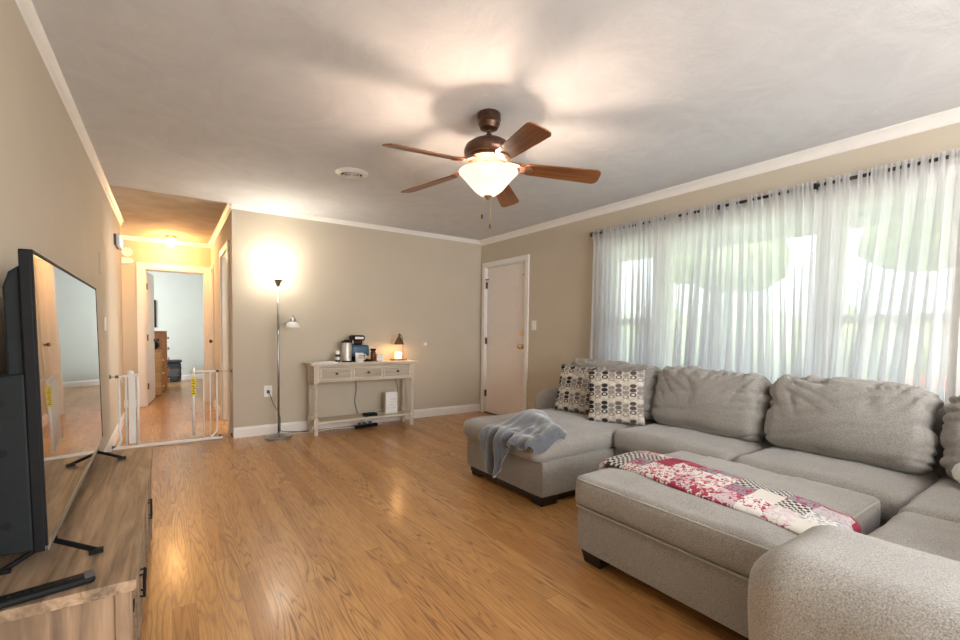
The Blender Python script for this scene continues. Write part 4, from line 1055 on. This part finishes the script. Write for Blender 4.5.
cn = thing('canister', 'tall brushed steel canister with black lid left of the coffee maker', 'canister', (1.685, 5.12, TT))
MB().lathe([(.054, 0), (.055, .01), (.055, .215), (.052, .222)], (0, 0, 0), 24).build('canister_body', M['steel'], cn, smooth='auto')
MB().lathe([(.060, .222), (.060, .236), (.03, .242), (.03, .252), (.005, .255)], (0, 0, 0), 24).build('lid', M['black'], cn, smooth='auto')
MB().lathe([(.059, 0), (.059, .014)], (0, 0, 0), 24).build('base_ring', M['black'], cn, smooth='auto')
cm = thing('coffee_maker', 'black and steel-blue coffee maker in the middle of the console table', 'coffee maker', (1.805, 5.13, TT))
MB().soft((.005, .04, .14), (.125, .11, .28), .02, .03).build('rear_tower', M['black'], cm, smooth=True)
MB().box(-.058, .155, -.075, .10, 0, .022).build('base', M['black'], cm, bevel=.006)
MB().soft((.04, .03, .125), (.21, .13, .135), .02, .03).build('blue_body', M['blue'], cm, smooth=True)
MB().soft((.0, -.01, .275), (.145, .16, .062), .02, .02).build('brew_head', M['black'], cm, smooth=True)
MB().box(-.05, .05, -.094, -.088, .262, .29).build('control_strip', M['steel'], cm, bevel=.002)
MB().tube([(-.06, -.05, .20), (-.06, -.05, .25)], .008).tube([(.06, -.05, .20), (.06, -.05, .25)], .008).build('chrome_posts', M['chrome'], cm, smooth=True)
MB().lathe([(.028, .215), (.034, .245)], (0, -.04, 0), 16).build('spout', M['brown'], cm, smooth='auto')
mg = thing('mug', 'white mug with faint grey lettering in front of the coffee maker', 'mug', (1.79, 4.995, TT))
MB().lathe([(.042, 0), (.046, .006), (.047, .105), (.043, .105), (.041, .010), (.001, .008)], (0, 0, 0), 24, cap=False).build('mug_body', M['ceramic'], mg, smooth=True)
MB().tube(cat_curve([(.044, 0, .088), (.070, 0, .085), (.078, 0, .058), (.062, 0, .030), (.044, 0, .025)], 6), .006).build('handle', M['ceramic'], mg, smooth=True)
mb = MB()
for z, w_ in ((.075, .022), (.060, .028), (.045, .018)): mb.box(-w_, w_, -.0478, -.040, z, z+.006)
mb.build('mug_print', M['rubber'], mg)
jr = thing('jar', 'amber brown jar with dark lid right of the coffee maker', 'jar', (1.995, 5.10, TT))
MB().lathe([(.026, 0), (.030, .01), (.030, .10), (.020, .125)], (0, 0, 0), 18).build('jar_body', M['brown'], jr, smooth='auto')
MB().lathe([(.032, .125), (.034, .140), (.030, .148)], (0, 0, 0), 18).build('lid', M['black'], jr, smooth='auto')
cl = thing('desk_clock', 'small white cube clock between the jar and the candle lamp', 'clock', (2.075, 5.10, TT), math.radians(-8))
MB().box(-.040, .040, -.03, .03, 0, .082).build('clock_case', M['ceramic'], cl, bevel=.008)
MB().box(-.030, .030, -.0325, -.0305, .014, .068).build('clock_face', M['paper'], cl, bevel=.001)
cw = thing('candle_warmer_lamp', 'glowing candle warmer lamp with bronze cone shade and wooden base', 'table lamp', (2.335, 5.12, TT))
M['shade_bronze'] = plain('brown_bronze_shade', (.17, .10, .06), .4, .6)
MB().box(-.10, .085, -.055, .055, 0, .022).build('wooden_base', M['pine'], cw, bevel=.004)
MB().lathe([(.038, .022), (.040, .03), (.040, .095), (.036, .100)], (-.01, 0, 0), 24).build('candle_jar', M['candle'], cw, smooth='auto')
MB().tube(cat_curve([(.06, .02, .02), (.062, .02, .14), (.05, .015, .27), (.02, .005, .315), (.0, 0, .315)], 6), .005).build('curved_stem', M['shade_bronze'], cw, smooth=True)
MB().lathe([(.062, .195), (.050, .222), (.026, .270), (.014, .290), (.010, .325), (.003, .332)], (0, 0, 0), 24, cap=False).build('cone_shade', M['shade_bronze'], cw, smooth='auto', solid=.0015)
# shelf things
rt = thing('router', 'white upright wireless router on the lower shelf of the console', 'router', (2.215, 5.08, .149))
MB().box(-.075, .075, -.025, .025, .008, .26).build('case', M['white'], rt, bevel=.008)
MB().box(-.085, .085, -.032, .032, 0, .009).build('foot', M['white'], rt, bevel=.003)
mb = MB()
for k in range(4): mb.box(-.05+.008*k, .055-.006*(k % 2), -.0268, -.0252, .06+k*.035, .075+k*.035)
mb.build('vent_pattern', M['paper'], rt)
o = MB().box(-.075, .075, -.05, .05, 0, .028).box(-.07, .07, -.045, .045, .028, .031).build('modem_box', M['tvback'], bevel=.003, loc=(1.935, 5.04, .149)); tag(o, 'flat dark modem box lying on the lower shelf of the console', 'modem')
def cord(name, pts, mat, label, r=.0035):
    c = Vector(pts[0]); mb = MB().tube([p-c for p in cat_curve(pts, 8)], r, 6)
    o_ = mb.build(name, M[mat], smooth=True, loc=c); tag(o_, label, 'cord'); return o_
cord('appliance_cord', [(1.84, 5.285, .76), (1.835, 5.29, .6), (1.86, 5.29, .45), (1.84, 5.29, .30), (1.87, 5.29, .17), (1.90, 5.28, .08), (1.95, 5.25, .02), (2.1, 5.2, .006)], 'rubber', 'grey cord hanging behind the middle of the console table')
cord('lamp_lead', [(2.40, 5.285, .77), (2.39, 5.29, .62), (2.37, 5.288, .52), (2.40, 5.29, .40), (2.36, 5.285, .25), (2.30, 5.28, .17)], 'shade_bronze', 'thin dark cord hanging behind the router')
rcord_ = cord('router_cord', [(2.22, 5.11, .18), (2.16, 5.14, .19), (2.08, 5.18, .175), (2.0, 5.2, .16), (1.95, 5.24, .155)], 'white', 'white cord looping from the router along the lower shelf')
for k_ in ('label', 'category'): del rcord_[k_]
rcord_.name = 'power_cord'; rcord_.parent = rt; rcord_.location = rcord_.location-rt.location
cord('extension_cord', [(1.02, 5.22, .006), (1.15, 5.20, .006), (1.35, 5.16, .006), (1.55, 5.22, .006), (1.75, 5.17, .006), (1.95, 5.22, .006), (2.15, 5.20, .006)], 'white', 'white cord lying on the floor beneath the console table')
ps = thing('power_strip', 'dark power strip with plugs on the floor beneath the console', 'power strip', (1.92, 5.12, 0), .15)
MB().box(-.14, .14, -.025, .025, 0, .035).build('strip_body', M['black'], ps, bevel=.005)
for x in (-.09, -.03, .05): MB().box(x-.016, x+.016, -.016, .016, .035, .065).build('plug', M['rubber'], ps, bevel=.004)
